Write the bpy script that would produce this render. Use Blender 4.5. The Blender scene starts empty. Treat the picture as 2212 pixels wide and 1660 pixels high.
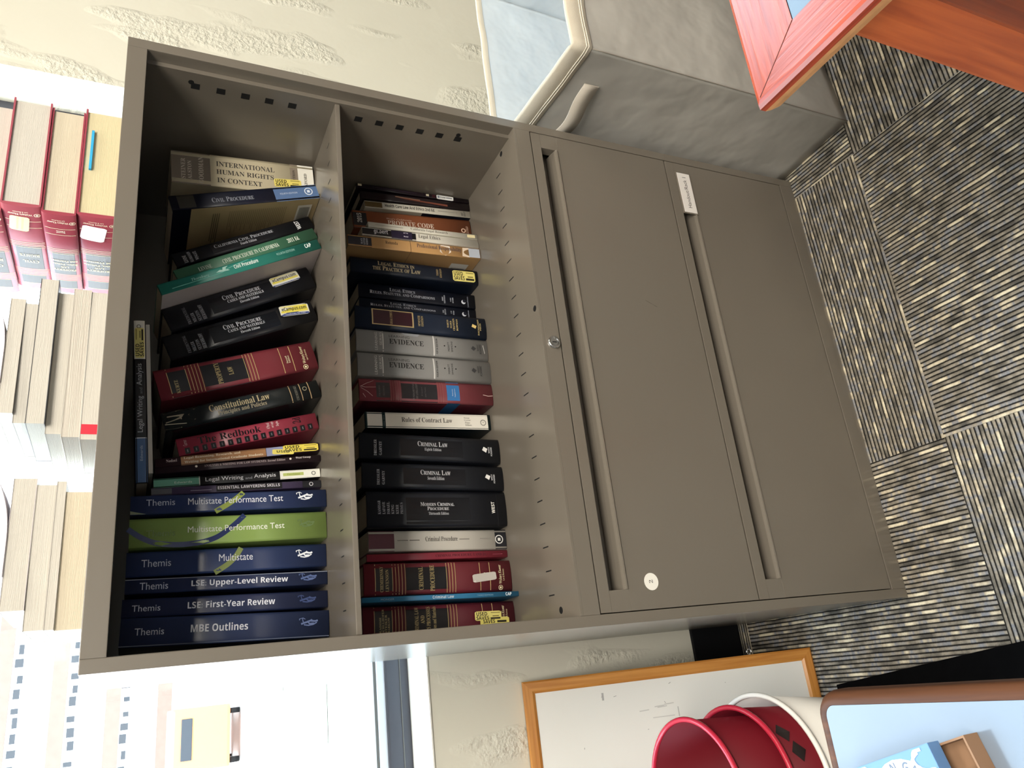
import bpy, bmesh, math, random
from mathutils import Matrix, Vector
random.seed(7)
S = bpy.context.scene
C = S.collection

# ---------------------------------------------------------------- camera, world, lights, exposure
cam_d = bpy.data.cameras.new('camera')
cam = bpy.data.objects.new('camera', cam_d); C.objects.link(cam)
cam_d.sensor_width = 36.0
cam_d.lens = 1679.80 / 2212 * 36.0
cam_d.clip_start = 0.02; cam_d.clip_end = 200
RP = [(0.929208, -0.365746, 0.05294), (-0.112525, -0.416463, -0.902162), (0.35201, 0.832339, -0.428137)]
r0, r1, r2 = [Vector(r) for r in RP]      # right, down and forward of the upright picture; the phone was held on its side
cam.matrix_world = Matrix(((r1.x, r0.x, -r2.x, -0.05691), (r1.y, r0.y, -r2.y, -1.03060), (r1.z, r0.z, -r2.z, 1.29087), (0, 0, 0, 1)))
S.camera = cam
S.view_settings.view_transform = 'Standard'
S.view_settings.look = 'None'
S.view_settings.gamma = 1.0
S.view_settings.use_curve_mapping = False
S.view_settings.exposure = 0.45
S.cycles.use_denoising = True
S.cycles.max_bounces = 8
S.cycles.diffuse_bounces = 5
S.cycles.sample_clamp_indirect = 6.0

W = bpy.data.worlds.new('sky'); S.world = W; W.use_nodes = True
wn = W.node_tree.nodes; wl = W.node_tree.links
bg = wn['Background']
tc = wn.new('ShaderNodeTexCoord'); sep = wn.new('ShaderNodeSeparateXYZ'); rmp = wn.new('ShaderNodeValToRGB')
wl.new(tc.outputs['Generated'], sep.inputs[0]); wl.new(sep.outputs['Z'], rmp.inputs[0]); wl.new(rmp.outputs[0], bg.inputs[0])
rmp.color_ramp.elements[0].color = (0.93, 0.97, 1.0, 1); rmp.color_ramp.elements[1].color = (0.55, 0.76, 1.0, 1)
bg.inputs[1].default_value = 8.0

def lamp(name, kind, loc, rot, energy, color, size=1.0, size_y=None, spread=None):
    d = bpy.data.lights.new(name, kind); d.energy = energy; d.color = color
    if kind == 'AREA':
        d.shape = 'RECTANGLE'; d.size = size; d.size_y = size_y or size
        if spread: d.spread = spread
    if kind == 'SUN': d.angle = math.radians(0.6)
    o = bpy.data.objects.new(name, d); C.objects.link(o); o.location = loc; o.rotation_euler = rot
    return o
R = math.radians
lamp('sun', 'SUN', (0, -10, 20), (R(42), 0, R(-20)), 14.0, (1.0, 0.94, 0.84))
lamp('ceiling_lamp', 'AREA', (0.1, -2.1, 2.95), (R(22), 0, 0), 93, (1.0, 0.935, 0.83), 2.0, 1.0)
lamp('ceiling_lamp', 'AREA', (0.5, -0.38, 2.95), (0, 0, 0), 13, (1.0, 0.93, 0.8), 1.2, 0.25)
lamp('rear_fill_light', 'AREA', (-0.6, -3.9, 1.9), (R(90), 0, R(4)), 7, (1.0, 0.97, 0.90), 2.4, 1.3)  # added soft fill from behind the camera; the rear wall has no window
lamp('ceiling_lamp', 'AREA', (2.3, -1.0, 2.70), (0, 0, 0), 20, (1.0, 0.92, 0.78), 1.2, 0.3)

# ---------------------------------------------------------------- materials
def lin(c):
    c /= 255.0
    return c / 12.92 if c <= 0.04045 else ((c + 0.055) / 1.055) ** 2.4
def rgb(h):
    h = h.lstrip('#')
    return tuple(lin(int(h[i:i + 2], 16)) for i in (0, 2, 4)) + (1.0,)
MATS = {}
def pm(name, col, rough=0.5, var=0.05, scale=30.0, metal=0.0, bump=0.0, spec=0.5, coat=0.0, stretch=(1, 1, 1), bscale=None, bdist=.002):
    """Principled material whose colour wanders a little with a noise texture."""
    key = (name, col, rough, var, scale, metal, bump, spec, coat, stretch)
    if key in MATS: return MATS[key]
    m = bpy.data.materials.new(name); m.use_nodes = True
    n = m.node_tree.nodes; l = m.node_tree.links; b = n['Principled BSDF']
    b.inputs['Roughness'].default_value = rough; b.inputs['Metallic'].default_value = metal
    b.inputs['Specular IOR Level'].default_value = spec; b.inputs['Coat Weight'].default_value = coat
    t = n.new('ShaderNodeTexCoord'); mp = n.new('ShaderNodeMapping'); nz = n.new('ShaderNodeTexNoise')
    mp.inputs['Scale'].default_value = stretch; nz.inputs['Scale'].default_value = scale; nz.inputs['Detail'].default_value = 4
    l.new(t.outputs['Object'], mp.inputs[0]); l.new(mp.outputs[0], nz.inputs['Vector'])
    mx = n.new('ShaderNodeMix'); mx.data_type = 'RGBA'
    c = rgb(col)
    mx.inputs['A'].default_value = tuple(max(0, x * (1 - var)) for x in c[:3]) + (1,)
    mx.inputs['B'].default_value = tuple(min(1, x * (1 + var) + var * 0.01) for x in c[:3]) + (1,)
    l.new(nz.outputs['Fac'], mx.inputs['Factor']); l.new(mx.outputs['Result'], b.inputs['Base Color'])
    if bump:
        bp = n.new('ShaderNodeBump'); bp.inputs['Strength'].default_value = bump; bp.inputs['Distance'].default_value = bdist
        if bscale:
            nz2 = n.new('ShaderNodeTexNoise'); nz2.inputs['Scale'].default_value = bscale; nz2.inputs['Detail'].default_value = 3
            l.new(mp.outputs[0], nz2.inputs['Vector']); l.new(nz2.outputs['Fac'], bp.inputs['Height'])
        else: l.new(nz.outputs['Fac'], bp.inputs['Height'])
        l.new(bp.outputs[0], b.inputs['Normal'])
    MATS[key] = m
    return m
def ink(col, rough=0.42):
    return pm('print_' + col.lstrip('#'), dull(col), rough, 0.02, 60)

M_METAL = pm('taupe_enamel', '#716a60', 0.26, 0.02, 6, bump=0.02, bscale=900, spec=0.9)
M_DARK = pm('black_gap', '#050506', 0.8, 0.0)
M_PAGE = pm('page_edges', '#c9bea8', 0.9, 0.16, 22, stretch=(70, 1, 1), bump=0.25)
M_PAGE2 = pm('grey_page_edges', '#c3beb4', 0.9, 0.15, 22, stretch=(70, 1, 1), bump=0.25)
M_PAGE3 = pm('yellow_page_edges', '#cdc29e', 0.9, 0.12, 22, stretch=(70, 1, 1), bump=0.25)
M_CHROME = pm('chrome', '#d8d8d8', 0.15, 0.02, 20, metal=1.0)
def dull(h, k=0.18):
    c = [int(h.lstrip('#')[i:i + 2], 16) for i in (0, 2, 4)]; m = .3 * c[0] + .59 * c[1] + .11 * c[2]
    return '#%02x%02x%02x' % tuple(int(x + (m - x) * k) for x in c)
M_WHITEPL = pm('white_paint', '#e8e6df', 0.5, 0.03)

# ---------------------------------------------------------------- mesh helpers
def box(bm, x0, x1, y0, y1, z0, z1, mi=0, bev=0.0):
    vs = [bm.verts.new((x, y, z)) for x in (x0, x1) for y in (y0, y1) for z in (z0, z1)]
    idx = ((0, 1, 3, 2), (4, 6, 7, 5), (0, 4, 5, 1), (2, 3, 7, 6), (0, 2, 6, 4), (1, 5, 7, 3))
    fs = []
    for q in idx:
        f = bm.faces.new([vs[i] for i in q]); f.material_index = mi; fs.append(f)
    if bev:
        es = list({e for f in fs for e in f.edges})
        r = bmesh.ops.bevel(bm, geom=es, offset=bev, segments=2, profile=0.7, affect='EDGES')
        for f in r['faces']: f.material_index = mi
    return fs
def prism(bm, pts, z0, z1, mi=0, axis='z'):
    def P(p, h):
        return {'z': (p[0], p[1], h), 'x': (h, p[0], p[1]), 'y': (p[0], h, p[1])}[axis]
    a = [bm.verts.new(P(p, z0)) for p in pts]; b = [bm.verts.new(P(p, z1)) for p in pts]
    n = len(pts); fs = []
    for i in range(n):
        fs.append(bm.faces.new((a[i], a[(i + 1) % n], b[(i + 1) % n], b[i])))
    fs.append(bm.faces.new(a[::-1])); fs.append(bm.faces.new(b))
    for f in fs: f.material_index = mi
    return fs
def tube(bm, pts, r, seg=10, mi=0, closed=False):
    pts = [Vector(p) for p in pts]; rings = []; n = len(pts)
    for i, p in enumerate(pts):
        if closed: d = (pts[(i + 1) % n] - pts[i - 1])
        else: d = pts[min(i + 1, n - 1)] - pts[max(i - 1, 0)]
        d.normalize(); u = d.orthogonal().normalized(); 
        if abs(d.z) < 0.95: u = d.cross(Vector((0, 0, 1))).normalized()
        w = d.cross(u)
        rr = r[i] if isinstance(r, (list, tuple)) else r
        rings.append([bm.verts.new(p + (u * math.cos(2 * math.pi * k / seg) + w * math.sin(2 * math.pi * k / seg)) * rr) for k in range(seg)])
    m = n if closed else n - 1
    for i in range(m):
        a, b = rings[i], rings[(i + 1) % n]
        for k in range(seg):
            f = bm.faces.new((a[k], a[(k + 1) % seg], b[(k + 1) % seg], b[k])); f.material_index = mi; f.smooth = True
    if not closed:
        bm.faces.new(rings[0][::-1]).material_index = mi; bm.faces.new(rings[-1]).material_index = mi
def lathe(bm, prof, cx, cy, seg=64, mi=0):
    rings = [[bm.verts.new((cx + r * math.cos(2 * math.pi * k / seg), cy + r * math.sin(2 * math.pi * k / seg), z)) for k in range(seg)] for r, z in prof]
    for a, b in zip(rings, rings[1:]):
        for k in range(seg):
            f = bm.faces.new((a[k], a[(k + 1) % seg], b[(k + 1) % seg], b[k])); f.smooth = True; f.material_index = mi
    return rings
def finish(bm, name, mats, parent=None, loc=None, recalc=True, smooth_angle=None):
    if recalc: bmesh.ops.recalc_face_normals(bm, faces=bm.faces)
    me = bpy.data.meshes.new(name); bm.to_mesh(me); bm.free()
    for m in (mats if isinstance(mats, (list, tuple)) else [mats]): me.materials.append(m)
    o = bpy.data.objects.new(name, me); C.objects.link(o)
    if parent is not None:
        o.parent = parent
        if loc is not None: o.location = loc
    elif loc is not None: o.location = loc
    return o
def tag(o, label=None, cat=None, group=None, kind=None):
    for k, v in (('label', label), ('category', cat), ('group', group), ('kind', kind)):
        if v: o[k] = v
    return o
def thing(name, label, cat, loc=(0, 0, 0), group=None, mat=None):
    o = bpy.data.objects.new(name, None); C.objects.link(o); o.empty_display_size = 0.05
    if mat is not None: o.matrix_world = mat
    else: o.location = loc
    return tag(o, label, cat, group)
def part(bm, name, mats, root, label=None, **k):
    """a part modelled in world coordinates under an unrotated root"""
    o = finish(bm, name, mats, root, -root.location, **k)
    if label: o['label'] = label
    return o
def sub(bm, name, mats, par, label=None, **k):
    o = finish(bm, name, mats, par, None, **k)
    if label: o['label'] = label
    return o
def struct(bm, name, mats, **k):
    o = finish(bm, name, mats, None, **k); o['kind'] = 'structure'; return o

# ---------------------------------------------------------------- lettering: glyph outlines as thin printed faces
def mathmap(s, f):
    if f == 's': return s
    U, Lw, Dg = {'S': (0x1D400, 0x1D41A, 0x1D7CE), 'B': (0x1D5D4, 0x1D5EE, 0x1D7EC), 'I': (0x1D468, 0x1D482, 0x1D7CE)}[f]
    o = ''
    for ch in s:
        if 'A' <= ch <= 'Z': o += chr(U + ord(ch) - 65)
        elif 'a' <= ch <= 'z': o += chr(Lw + ord(ch) - 97)
        elif '0' <= ch <= '9': o += chr(Dg + ord(ch) - 48)
        else: o += ch
    return o
TXT = {}
_tc = bpy.data.curves.new('lettering', 'FONT'); _to = bpy.data.objects.new('lettering', _tc); _tc.resolution_u = 3
def glyphs(s):
    if s not in TXT:
        _tc.body = s; m = _to.to_mesh()
        TXT[s] = ([(q.co.x, q.co.y) for q in m.vertices], [tuple(p.vertices) for p in m.polygons]); _to.to_mesh_clear()
    return TXT[s]
def runs(s, f):
    """small caps: leading ^ asks for big initials with smaller capitals after them"""
    if not s.startswith('^'): return [(mathmap(s, f), 1.0, 0)]
    out = []
    for wi, w in enumerate(s[1:].split(' ')):
        gap = 0.32 if wi else 0
        if w[0].isupper():
            out.append((mathmap(w[0], f), 1.0, gap))
            if len(w) > 1: out.append((mathmap(w[1:].upper(), f), 0.78, 0.05))
        else: out.append((mathmap(w.upper(), f), 0.78, gap))
    return out
def text_polys(s, f):
    vs, fs, x = [], [], 0.0
    for r, sc, gap in runs(s, f):
        v, q = glyphs(r)
        if not v: continue
        x0 = min(a for a, b in v); x1 = max(a for a, b in v); k = len(vs)
        x += gap
        vs += [((a - x0) * sc + x, b * sc) for a, b in v]; fs += [tuple(i + k for i in p) for p in q]
        x += (x1 - x0) * sc
    x0 = min(a for a, b in vs); x1 = max(a for a, b in vs); y0 = min(b for a, b in vs); y1 = max(b for a, b in vs)
    return [((a - x0) / max(x1 - x0, 1e-6), (b - y0) / max(y1 - y0, 1e-6)) for a, b in vs], fs

def smooth(p, n=7):
    out = []
    for i in range(len(p) - 1):
        a, b, c, d = p[max(i - 1, 0)], p[i], p[i + 1], p[min(i + 2, len(p) - 1)]
        for k in range(n):
            t = k / n
            out.append(tuple(.5 * (2 * b[j] + (c[j] - a[j]) * t + (2 * a[j] - 5 * b[j] + 4 * c[j] - d[j]) * t * t + (3 * b[j] - a[j] - 3 * c[j] + d[j]) * t ** 3) for j in (0, 1)))
    return out + [p[-1]]
class Slots:
    def __init__(s): s.l = []; s.k = {}
    def __call__(s, m):
        if m not in s.k: s.k[m] = len(s.l); s.l.append(m)
        return s.k[m]

def draw(bm, el, F, L, H, slot, order, sm=ink):
    """draw print elements on a surface. F(a,b,k) -> point; a in 0..1 along L metres, b in 0..1 along H metres; k is the print layer"""
    for e in el:
        order[0] += 1; k = order[0]; t = e[0]
        def face(pts, mi):
            try:
                f = bm.faces.new([bm.verts.new(F(a, b, k)) for a, b in pts]); f.material_index = mi
            except ValueError: pass
        if t == 'b':
            _, a0, a1, b0, b1, col = e; mi = slot(sm(col)); n = 6
            for i in range(n):
                c0 = b0 + (b1 - b0) * i / n; c1 = b0 + (b1 - b0) * (i + 1) / n
                face([(a0, c0), (a1, c0), (a1, c1), (a0, c1)], mi)
        elif t in 'tvw':
            _, s, a0, a1, b0, b1, col, f = e; mi = slot(sm(col)); vs, fs = text_polys(s, f)
            if t == 't': P = [(a0 + (a1 - a0) * x, b0 + (b1 - b0) * y) for x, y in vs]
            elif t == 'v': P = [(a1 - (a1 - a0) * y, b0 + (b1 - b0) * x) for x, y in vs]
            else: P = [(a0 + (a1 - a0) * y, b1 - (b1 - b0) * x) for x, y in vs]
            V = [bm.verts.new(F(a, b, k)) for a, b in P]
            for q in fs:
                try: bm.faces.new([V[i] for i in q]).material_index = mi
                except ValueError: pass
        elif t == 'o':
            _, a, b, r, col = e[:5]; n = 24
            face([(a + r * math.cos(2 * math.pi * i / n) / L, b + r * math.sin(2 * math.pi * i / n) / H) for i in range(n)], slot(sm(col)))
        elif t == 'r':
            _, a, b, r, w, col = e; n = 24; mi = slot(sm(col))
            for i in range(n):
                q = []
                for j, rr in ((i, r), (i + 1, r), (i + 1, r - w), (i, r - w)):
                    q.append((a + rr * math.cos(2 * math.pi * j / n) / L, b + rr * math.sin(2 * math.pi * j / n) / H))
                face(q, mi)
        elif t == 'p':
            face(e[1], slot(sm(e[2])))
        elif t in 'lc':
            pts, w, mi = e[1], e[2], slot(sm(e[3]))
            if t == 'c': pts = smooth(pts)
            P = [Vector((a * L, b * H)) for a, b in pts]; O = []
            for i in range(len(P)):
                d = (P[min(i + 1, len(P) - 1)] - P[max(i - 1, 0)]).normalized(); nn = Vector((-d.y, d.x)) * w / 2
                O.append((P[i] + nn, P[i] - nn))
            for (p, q), (p2, q2) in zip(O, O[1:]):
                face([(z.x / L, z.y / H) for z in (p, q, q2, p2)], mi)
def logo_seal(a, b, r, col):            # a split ring around a small square
    q = r * 0.34
    return [('r', a, b, r, r * 0.22, col), ('sq', a, b, q, col)]
def expand(el, L, H):
    out = []
    for e in el:
        if e[0] == 'sq':
            _, a, b, q, col = e; out.append(('p', [(a - q / L, b - q / H), (a + q / L, b - q / H), (a + q / L, b + q / H), (a - q / L, b + q / H)], col))
        elif e[0] == 'fig':             # a small reclining figure with scales drawn in strokes
            _, a0, a1, b0, b1, col = e
            for pts, w in (([(.0, .85), (.2, .95), (.33, .8)], .0011), ([(.17, .95), (.2, .55), (.3, .42)], .0013), ([(.1, .3), (.35, .45), (.6, .62), (.85, .55), (1, .62)], .0026),
                           ([(.25, .2), (.5, .12), (.75, .2), (.95, .42)], .0018), ([(.45, .5), (.55, .3), (.8, .32)], .0022), ([(.62, .75), (.72, .6)], .002), ([(.0, .85), (.02, .7)], .0012)):
                out.append(('l', [(a0 + (a1 - a0) * x, b0 + (b1 - b0) * y) for x, y in pts], w, col))
        else: out.append(e)
    return out
def remap(el, x0, x1):
    """picture measurements along the spine -> 0..1"""
    u = lambda x: (x - x0) / (x1 - x0)
    out = []
    for e in el:
        t = e[0]
        if t in ('b', 'fig'): out.append((t, u(e[1]), u(e[2])) + tuple(e[3:]))
        elif t in 'tvw': out.append((t, e[1], u(e[2]), u(e[3])) + tuple(e[4:]))
        elif t in ('o', 'r', 'sq'): out.append((t, u(e[1])) + tuple(e[2:]))
        elif t in ('p', 'l', 'c'): out.append((t, [(u(a), b) for a, b in e[1]]) + tuple(e[2:]))
    return out

def make_book(name, label, mat, t, h, D=0.178, hard=True, base='#222222', left=None, right=None, el=(), ux=None, left_el=(), stickers=(), pages=None, group=None, rough=0.40, extra=None, page_el=None):
    """book in its own frame: x thickness, y from the spine inwards, z height; spine print u runs from the top down, v from the left board to the right"""
    root = thing(name, label, 'book', mat=mat, group=group)
    bt = 0.0024 if hard else 0.0006
    c = (0.0022 if hard else 0.0006) * min(1, t / 0.03)
    prof = lambda v: c * (2 * v - 1) ** 2 + (0.5 * c + 0.0004) * abs(2 * v - 1) ** 10
    bm = bmesh.new(); sl = Slots()
    cov = lambda col: pm('book_cover_' + col.lstrip('#'), dull(col), rough, 0.05, 25, bump=0.05, bscale=260)
    mb = sl(cov(base)); ml = sl(cov(left or base)); mr = sl(cov(right or base))
    N = 12
    outer = [(v * t, prof(v)) for v in [i / N for i in range(N + 1)]]
    inner = [(t - bt, D), (t - bt, 0.006), (bt, 0.006), (bt, D)]
    pts = outer + [(t, D)] + inner + [(0, D)]
    a = [bm.verts.new((x, y, 0)) for x, y in pts]; b = [bm.verts.new((x, y, h)) for x, y in pts]; n = len(pts)
    for i in range(n):
        j = (i + 1) % n
        f = bm.faces.new((a[i], a[j], b[j], b[i])); f.material_index = mb; f.smooth = i < N
        if i == N: f.material_index = mr
        if i == n - 1: f.material_index = ml
    # rims of the cover (cut as quads, outer to inner)
    nb = len(outer)
    for lay, flip in ((a, 1), (b, 0)):
        q = [[lay[nb + 1], lay[nb + 2], lay[nb - 1], lay[nb]], [lay[0], lay[nb + 3], lay[nb + 4], lay[n - 1]]]
        q.append(lay[0:nb] + [lay[nb + 2], lay[nb + 3]])
        for p in q: bm.faces.new(p).material_index = mb
    bmesh.ops.recalc_face_normals(bm, faces=bm.faces)
    order = [0]
    Fs = lambda u, v, k: (v * t, prof(min(1, max(0, v))) - 0.00006 - 0.00004 * k, h * (1 - u))
    E = expand(remap(el, *ux) if ux else el, h, t)
    draw(bm, E, Fs, h, t, sl, order, lambda col: ink(col, rough))
    if left_el:
        o2 = [0]
        Fl = lambda u, d, k: (-0.00006 - 0.00004 * k, d * D, h * (1 - u))
        draw(bm, remap(left_el, *ux) if ux else left_el, Fl, h, D, sl, o2, lambda col: ink(col, rough))
    cv = finish(bm, 'cover', sl.l, root, recalc=False)
    bm = bmesh.new(); i = 0.003 if hard else 0.0004
    box(bm, bt + 0.0001, t - bt - 0.0001, 0.0061, D - (0.004 if hard else 0.0005), i, h - i)
    pg = finish(bm, 'page_block', pages or M_PAGE, root)
    for sdef in stickers:
        u0, u1, v0, v1, col, txt = sdef[:6]; ang = sdef[6] if len(sdef) > 6 else 0
        nm = sdef[7] if len(sdef) > 7 else 'price_sticker'
        if ux: u0, u1 = [(x - ux[0]) / (ux[1] - ux[0]) for x in (u0, u1)]
        bm = bmesh.new(); ss = Slots(); o3 = [order[0]]
        cu, cv_ = (u0 + u1) / 2, (v0 + v1) / 2; Ls = (u1 - u0) * h; Hs = (v1 - v0) * t; ca, sa = math.cos(R(ang)), math.sin(R(ang))
        def Fst(x, y, k, cu=cu, cv_=cv_, Ls=Ls, Hs=Hs, ca=ca, sa=sa):
            p, q = (x - .5) * Ls, (y - .5) * Hs
            p, q = p * ca + q * sa, q * ca - p * sa
            return Fs(cu + p / h, cv_ + q / t, k)
        rr = 0.08
        draw(bm, [('p', [(rr * q0, b0), (1 - rr * q0, b0), (1 - rr * q1, b1), (rr * q1, b1)], col) for b0, b1, q0, q1 in ((0, .06, 1, .35), (.06, .13, .35, 0), (.13, .32, 0, 0), (.32, .5, 0, 0), (.5, .68, 0, 0), (.68, .87, 0, 0), (.87, .94, 0, .35), (.94, 1, .35, 1))] + list(txt), Fst, Ls, Hs, ss, o3)
        st = finish(bm, nm, ss.l, root, recalc=False)
        st['label'] = {'#': ''}.get(nm, '') or (sdef[8] if len(sdef) > 8 else 'yellow used-book price sticker')
    if extra: extra(root, t, h, D)
    return root
USED = [('t', 'USED', .06, .46, .52, .92, '#191508', 'B'), ('t', 'SAVES', .05, .52, .10, .48, '#191508', 'B'), ('b', .58, .95, .12, .3, '#2a2412'), ('b', .66, .9, .4, .5, '#80702a'), ('b', .6, .95, .78, .86, '#8d7d32')]
USED_HALF = USED
ECAMP = [('p', [(0.02, .03), (.98, .03), (.98, .97), (.02, .97)], '#3a4a8c'), ('p', [(.04, .3), (.96, .3), (.96, .92), (.04, .92)], '#e2cf3c'), ('t', 'eCampus.com', .08, .92, .38, .82, '#1a1a14', 'B'), ('t', 'Textbooks for Less', .15, .85, .09, .22, '#d8dcec', 's')]

def upright(X, Y, z, t, a):
    """frame of a book standing (leaning by a degrees to the left) with its lowest edge on height z"""
    M = Matrix.Rotation(R(-a), 4, 'Y')
    zb = z - min(0, t * math.sin(R(a)))
    return Matrix.Translation((X, Y, zb)) @ M

# ---------------------------------------------------------------- the room
def plaster():
    m = bpy.data.materials.new('cream_plaster'); m.use_nodes = True; n = m.node_tree.nodes; l = m.node_tree.links; b = n['Principled BSDF']
    b.inputs['Roughness'].default_value = 0.6
    t = n.new('ShaderNodeTexCoord'); nz = n.new('ShaderNodeTexNoise'); nz.inputs['Scale'].default_value = 3; l.new(t.outputs['Object'], nz.inputs['Vector'])
    mx = n.new('ShaderNodeMix'); mx.data_type = 'RGBA'; mx.inputs['A'].default_value = rgb('#d6d3c3'); mx.inputs['B'].default_value = rgb('#e2dfd1')
    l.new(nz.outputs['Fac'], mx.inputs['Factor']); l.new(mx.outputs['Result'], b.inputs['Base Color'])
    # trowel ridges: fine lumps kept to patches and to horizontal and vertical bands
    fine = n.new('ShaderNodeTexNoise'); fine.inputs['Scale'].default_value = 95; fine.inputs['Detail'].default_value = 3; l.new(t.outputs['Object'], fine.inputs['Vector'])
    patch = n.new('ShaderNodeTexNoise'); patch.inputs['Scale'].default_value = 5.5; patch.inputs['Detail'].default_value = 2
    mp = n.new('ShaderNodeMapping'); mp.inputs['Scale'].default_value = (2.1, 1, .7); l.new(t.outputs['Object'], mp.inputs[0]); l.new(mp.outputs[0], patch.inputs['Vector'])
    cr = n.new('ShaderNodeValToRGB'); cr.color_ramp.elements[0].position = .53; cr.color_ramp.elements[1].position = .62; l.new(patch.outputs['Fac'], cr.inputs[0])
    mu = n.new('ShaderNodeMath'); mu.operation = 'MULTIPLY'; l.new(fine.outputs['Fac'], mu.inputs[0]); l.new(cr.outputs[0], mu.inputs[1])
    ad = n.new('ShaderNodeMath'); ad.operation = 'MULTIPLY_ADD'; ad.inputs[1].default_value = .12
    f2 = n.new('ShaderNodeTexNoise'); f2.inputs['Scale'].default_value = 25; l.new(t.outputs['Object'], f2.inputs['Vector']); l.new(f2.outputs['Fac'], ad.inputs[0]); l.new(mu.outputs[0], ad.inputs[2])
    bp = n.new('ShaderNodeBump'); bp.inputs['Strength'].default_value = .8; bp.inputs['Distance'].default_value = .009; l.new(ad.outputs[0], bp.inputs['Height']); l.new(bp.outputs[0], b.inputs['Normal'])
    return m
def carpet():
    m = bpy.data.materials.new('ribbed_carpet_tiles'); m.use_nodes = True; n = m.node_tree.nodes; l = m.node_tree.links; b = n['Principled BSDF']
    b.inputs['Roughness'].default_value = .95; b.inputs['Specular IOR Level'].default_value = .1
    def mth(op, a, c=None, d=None):
        x = n.new('ShaderNodeMath'); x.operation = op
        for i, v in enumerate((a, c, d)):
            if v is None: continue
            if isinstance(v, (int, float)): x.inputs[i].default_value = v
            else: l.new(v, x.inputs[i])
        return x.outputs[0]
    t = n.new('ShaderNodeTexCoord'); mp = n.new('ShaderNodeMapping'); mp.inputs['Location'].default_value = (-.255 + .61 * 20, .165 + .61 * 20, 0)
    l.new(t.outputs['Object'], mp.inputs[0])
    s = n.new('ShaderNodeSeparateXYZ'); l.new(mp.outputs[0], s.inputs[0]); x, y = s.outputs[0], s.outputs[1]
    tx = mth('FLOOR', mth('DIVIDE', x, .61)); ty = mth('FLOOR', mth('DIVIDE', y, .61))
    chk = mth('MODULO', mth('ADD', tx, ty), 2.0)
    def pick(a, c): # chk 0 -> a, 1 -> c
        return mth('ADD', mth('MULTIPLY', c, mth('SUBTRACT', 1.0, chk)), mth('MULTIPLY', a, chk))
    across = pick(x, y); along = pick(y, x)
    wob = n.new('ShaderNodeTexNoise'); wob.inputs['Scale'].default_value = 22; l.new(t.outputs['Object'], wob.inputs['Vector'])
    ac = mth('ADD', mth('DIVIDE', across, .0080), mth('MULTIPLY', wob.outputs['Fac'], .25))
    rid = mth('FLOOR', ac); fr = mth('FRACT', ac)
    rib = mth('SUBTRACT', 1.0, mth('MULTIPLY', mth('ABSOLUTE', mth('SUBTRACT', fr, .5)), 2.0))
    cv = n.new('ShaderNodeCombineXYZ'); l.new(mth('MULTIPLY', rid, 7.31), cv.inputs[0]); l.new(mth('MULTIPLY', along, 22.0), cv.inputs[1]); l.new(mth('ADD', mth('MULTIPLY', tx, 3.7), mth('MULTIPLY', ty, 9.1)), cv.inputs[2])
    nz = n.new('ShaderNodeTexNoise'); nz.inputs['Scale'].default_value = 1.0; nz.inputs['Detail'].default_value = 3; l.new(cv.outputs[0], nz.inputs['Vector'])
    cr = n.new('ShaderNodeValToRGB'); l.new(mth('ADD', nz.outputs['Fac'], mth('SUBTRACT', mth('MULTIPLY', mth('MODULO', rid, 2.0), .10), .05)), cr.inputs[0]); e = cr.color_ramp.elements
    e[0].position = .30; e[0].color = rgb('#5a5752'); e[1].position = .70; e[1].color = rgb('#dfd5bc')
    for ps, c in ((.42, '#7f796e'), (.5, '#9c9486'), (.56, '#85878c'), (.62, '#bcb099')):
        q = e.new(ps); q.color = rgb(c)
    loop = n.new('ShaderNodeTexNoise'); loop.inputs['Scale'].default_value = 330; loop.inputs['Detail'].default_value = 2; l.new(t.outputs['Object'], loop.inputs['Vector'])
    g = n.new('ShaderNodeValToRGB'); g.color_ramp.elements[0].position = .16; g.color_ramp.elements[0].color = (.05, .05, .055, 1); g.color_ramp.elements[1].position = .58; g.color_ramp.elements[1].color = (1, 1, 1, 1)
    l.new(mth('MULTIPLY', rib, mth('ADD', .6, mth('MULTIPLY', loop.outputs['Fac'], .75))), g.inputs[0])
    mx = n.new('ShaderNodeMix'); mx.data_type = 'RGBA'; mx.blend_type = 'MULTIPLY'; mx.inputs['Factor'].default_value = 1
    l.new(cr.outputs[0], mx.inputs['A']); l.new(g.outputs[0], mx.inputs['B']); l.new(mx.outputs['Result'], b.inputs['Base Color'])
    bp = n.new('ShaderNodeBump'); bp.inputs['Strength'].default_value = .8; bp.inputs['Distance'].default_value = .004
    l.new(mth('MULTIPLY', rib, loop.outputs['Fac']), bp.inputs['Height']); l.new(bp.outputs[0], b.inputs['Normal'])
    return m
M_WALL = plaster(); M_CARPET = carpet(); M_ROOM = pm('room_paint', '#716e68', .7, .03)
XL, XR, YB, ZC = -3.6, 4.6, -4.2, 3.2
WY, WY2 = 0.485, 0.68
bm = bmesh.new(); box(bm, XL - .1, XR + .1, YB - .1, .8, -.12, 0); struct(bm, 'floor', M_CARPET)
bm = bmesh.new(); box(bm, XL - .1, XR + .1, YB - .1, .8, ZC, ZC + .2); struct(bm, 'ceiling', M_ROOM)
bm = bmesh.new()
for x0, x1, z0, z1 in ((XL, XR, 0, .767), (XL, XR, 3.05, ZC), (XL, -3.0, .767, 3.05), (1.226, 1.86, .767, 3.05), (3.7, XR, .767, 3.05)):
    box(bm, x0, x1, WY, WY2, z0, z1, 0)
struct(bm, 'wall_back', M_WALL)
bm = bmesh.new(); box(bm, XL - .12, XL, YB, WY2, 0, ZC); struct(bm, 'wall_left', M_ROOM)
bm = bmesh.new(); box(bm, XR, XR + .12, YB, WY2, 0, ZC); struct(bm, 'wall_right', M_ROOM)
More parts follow.
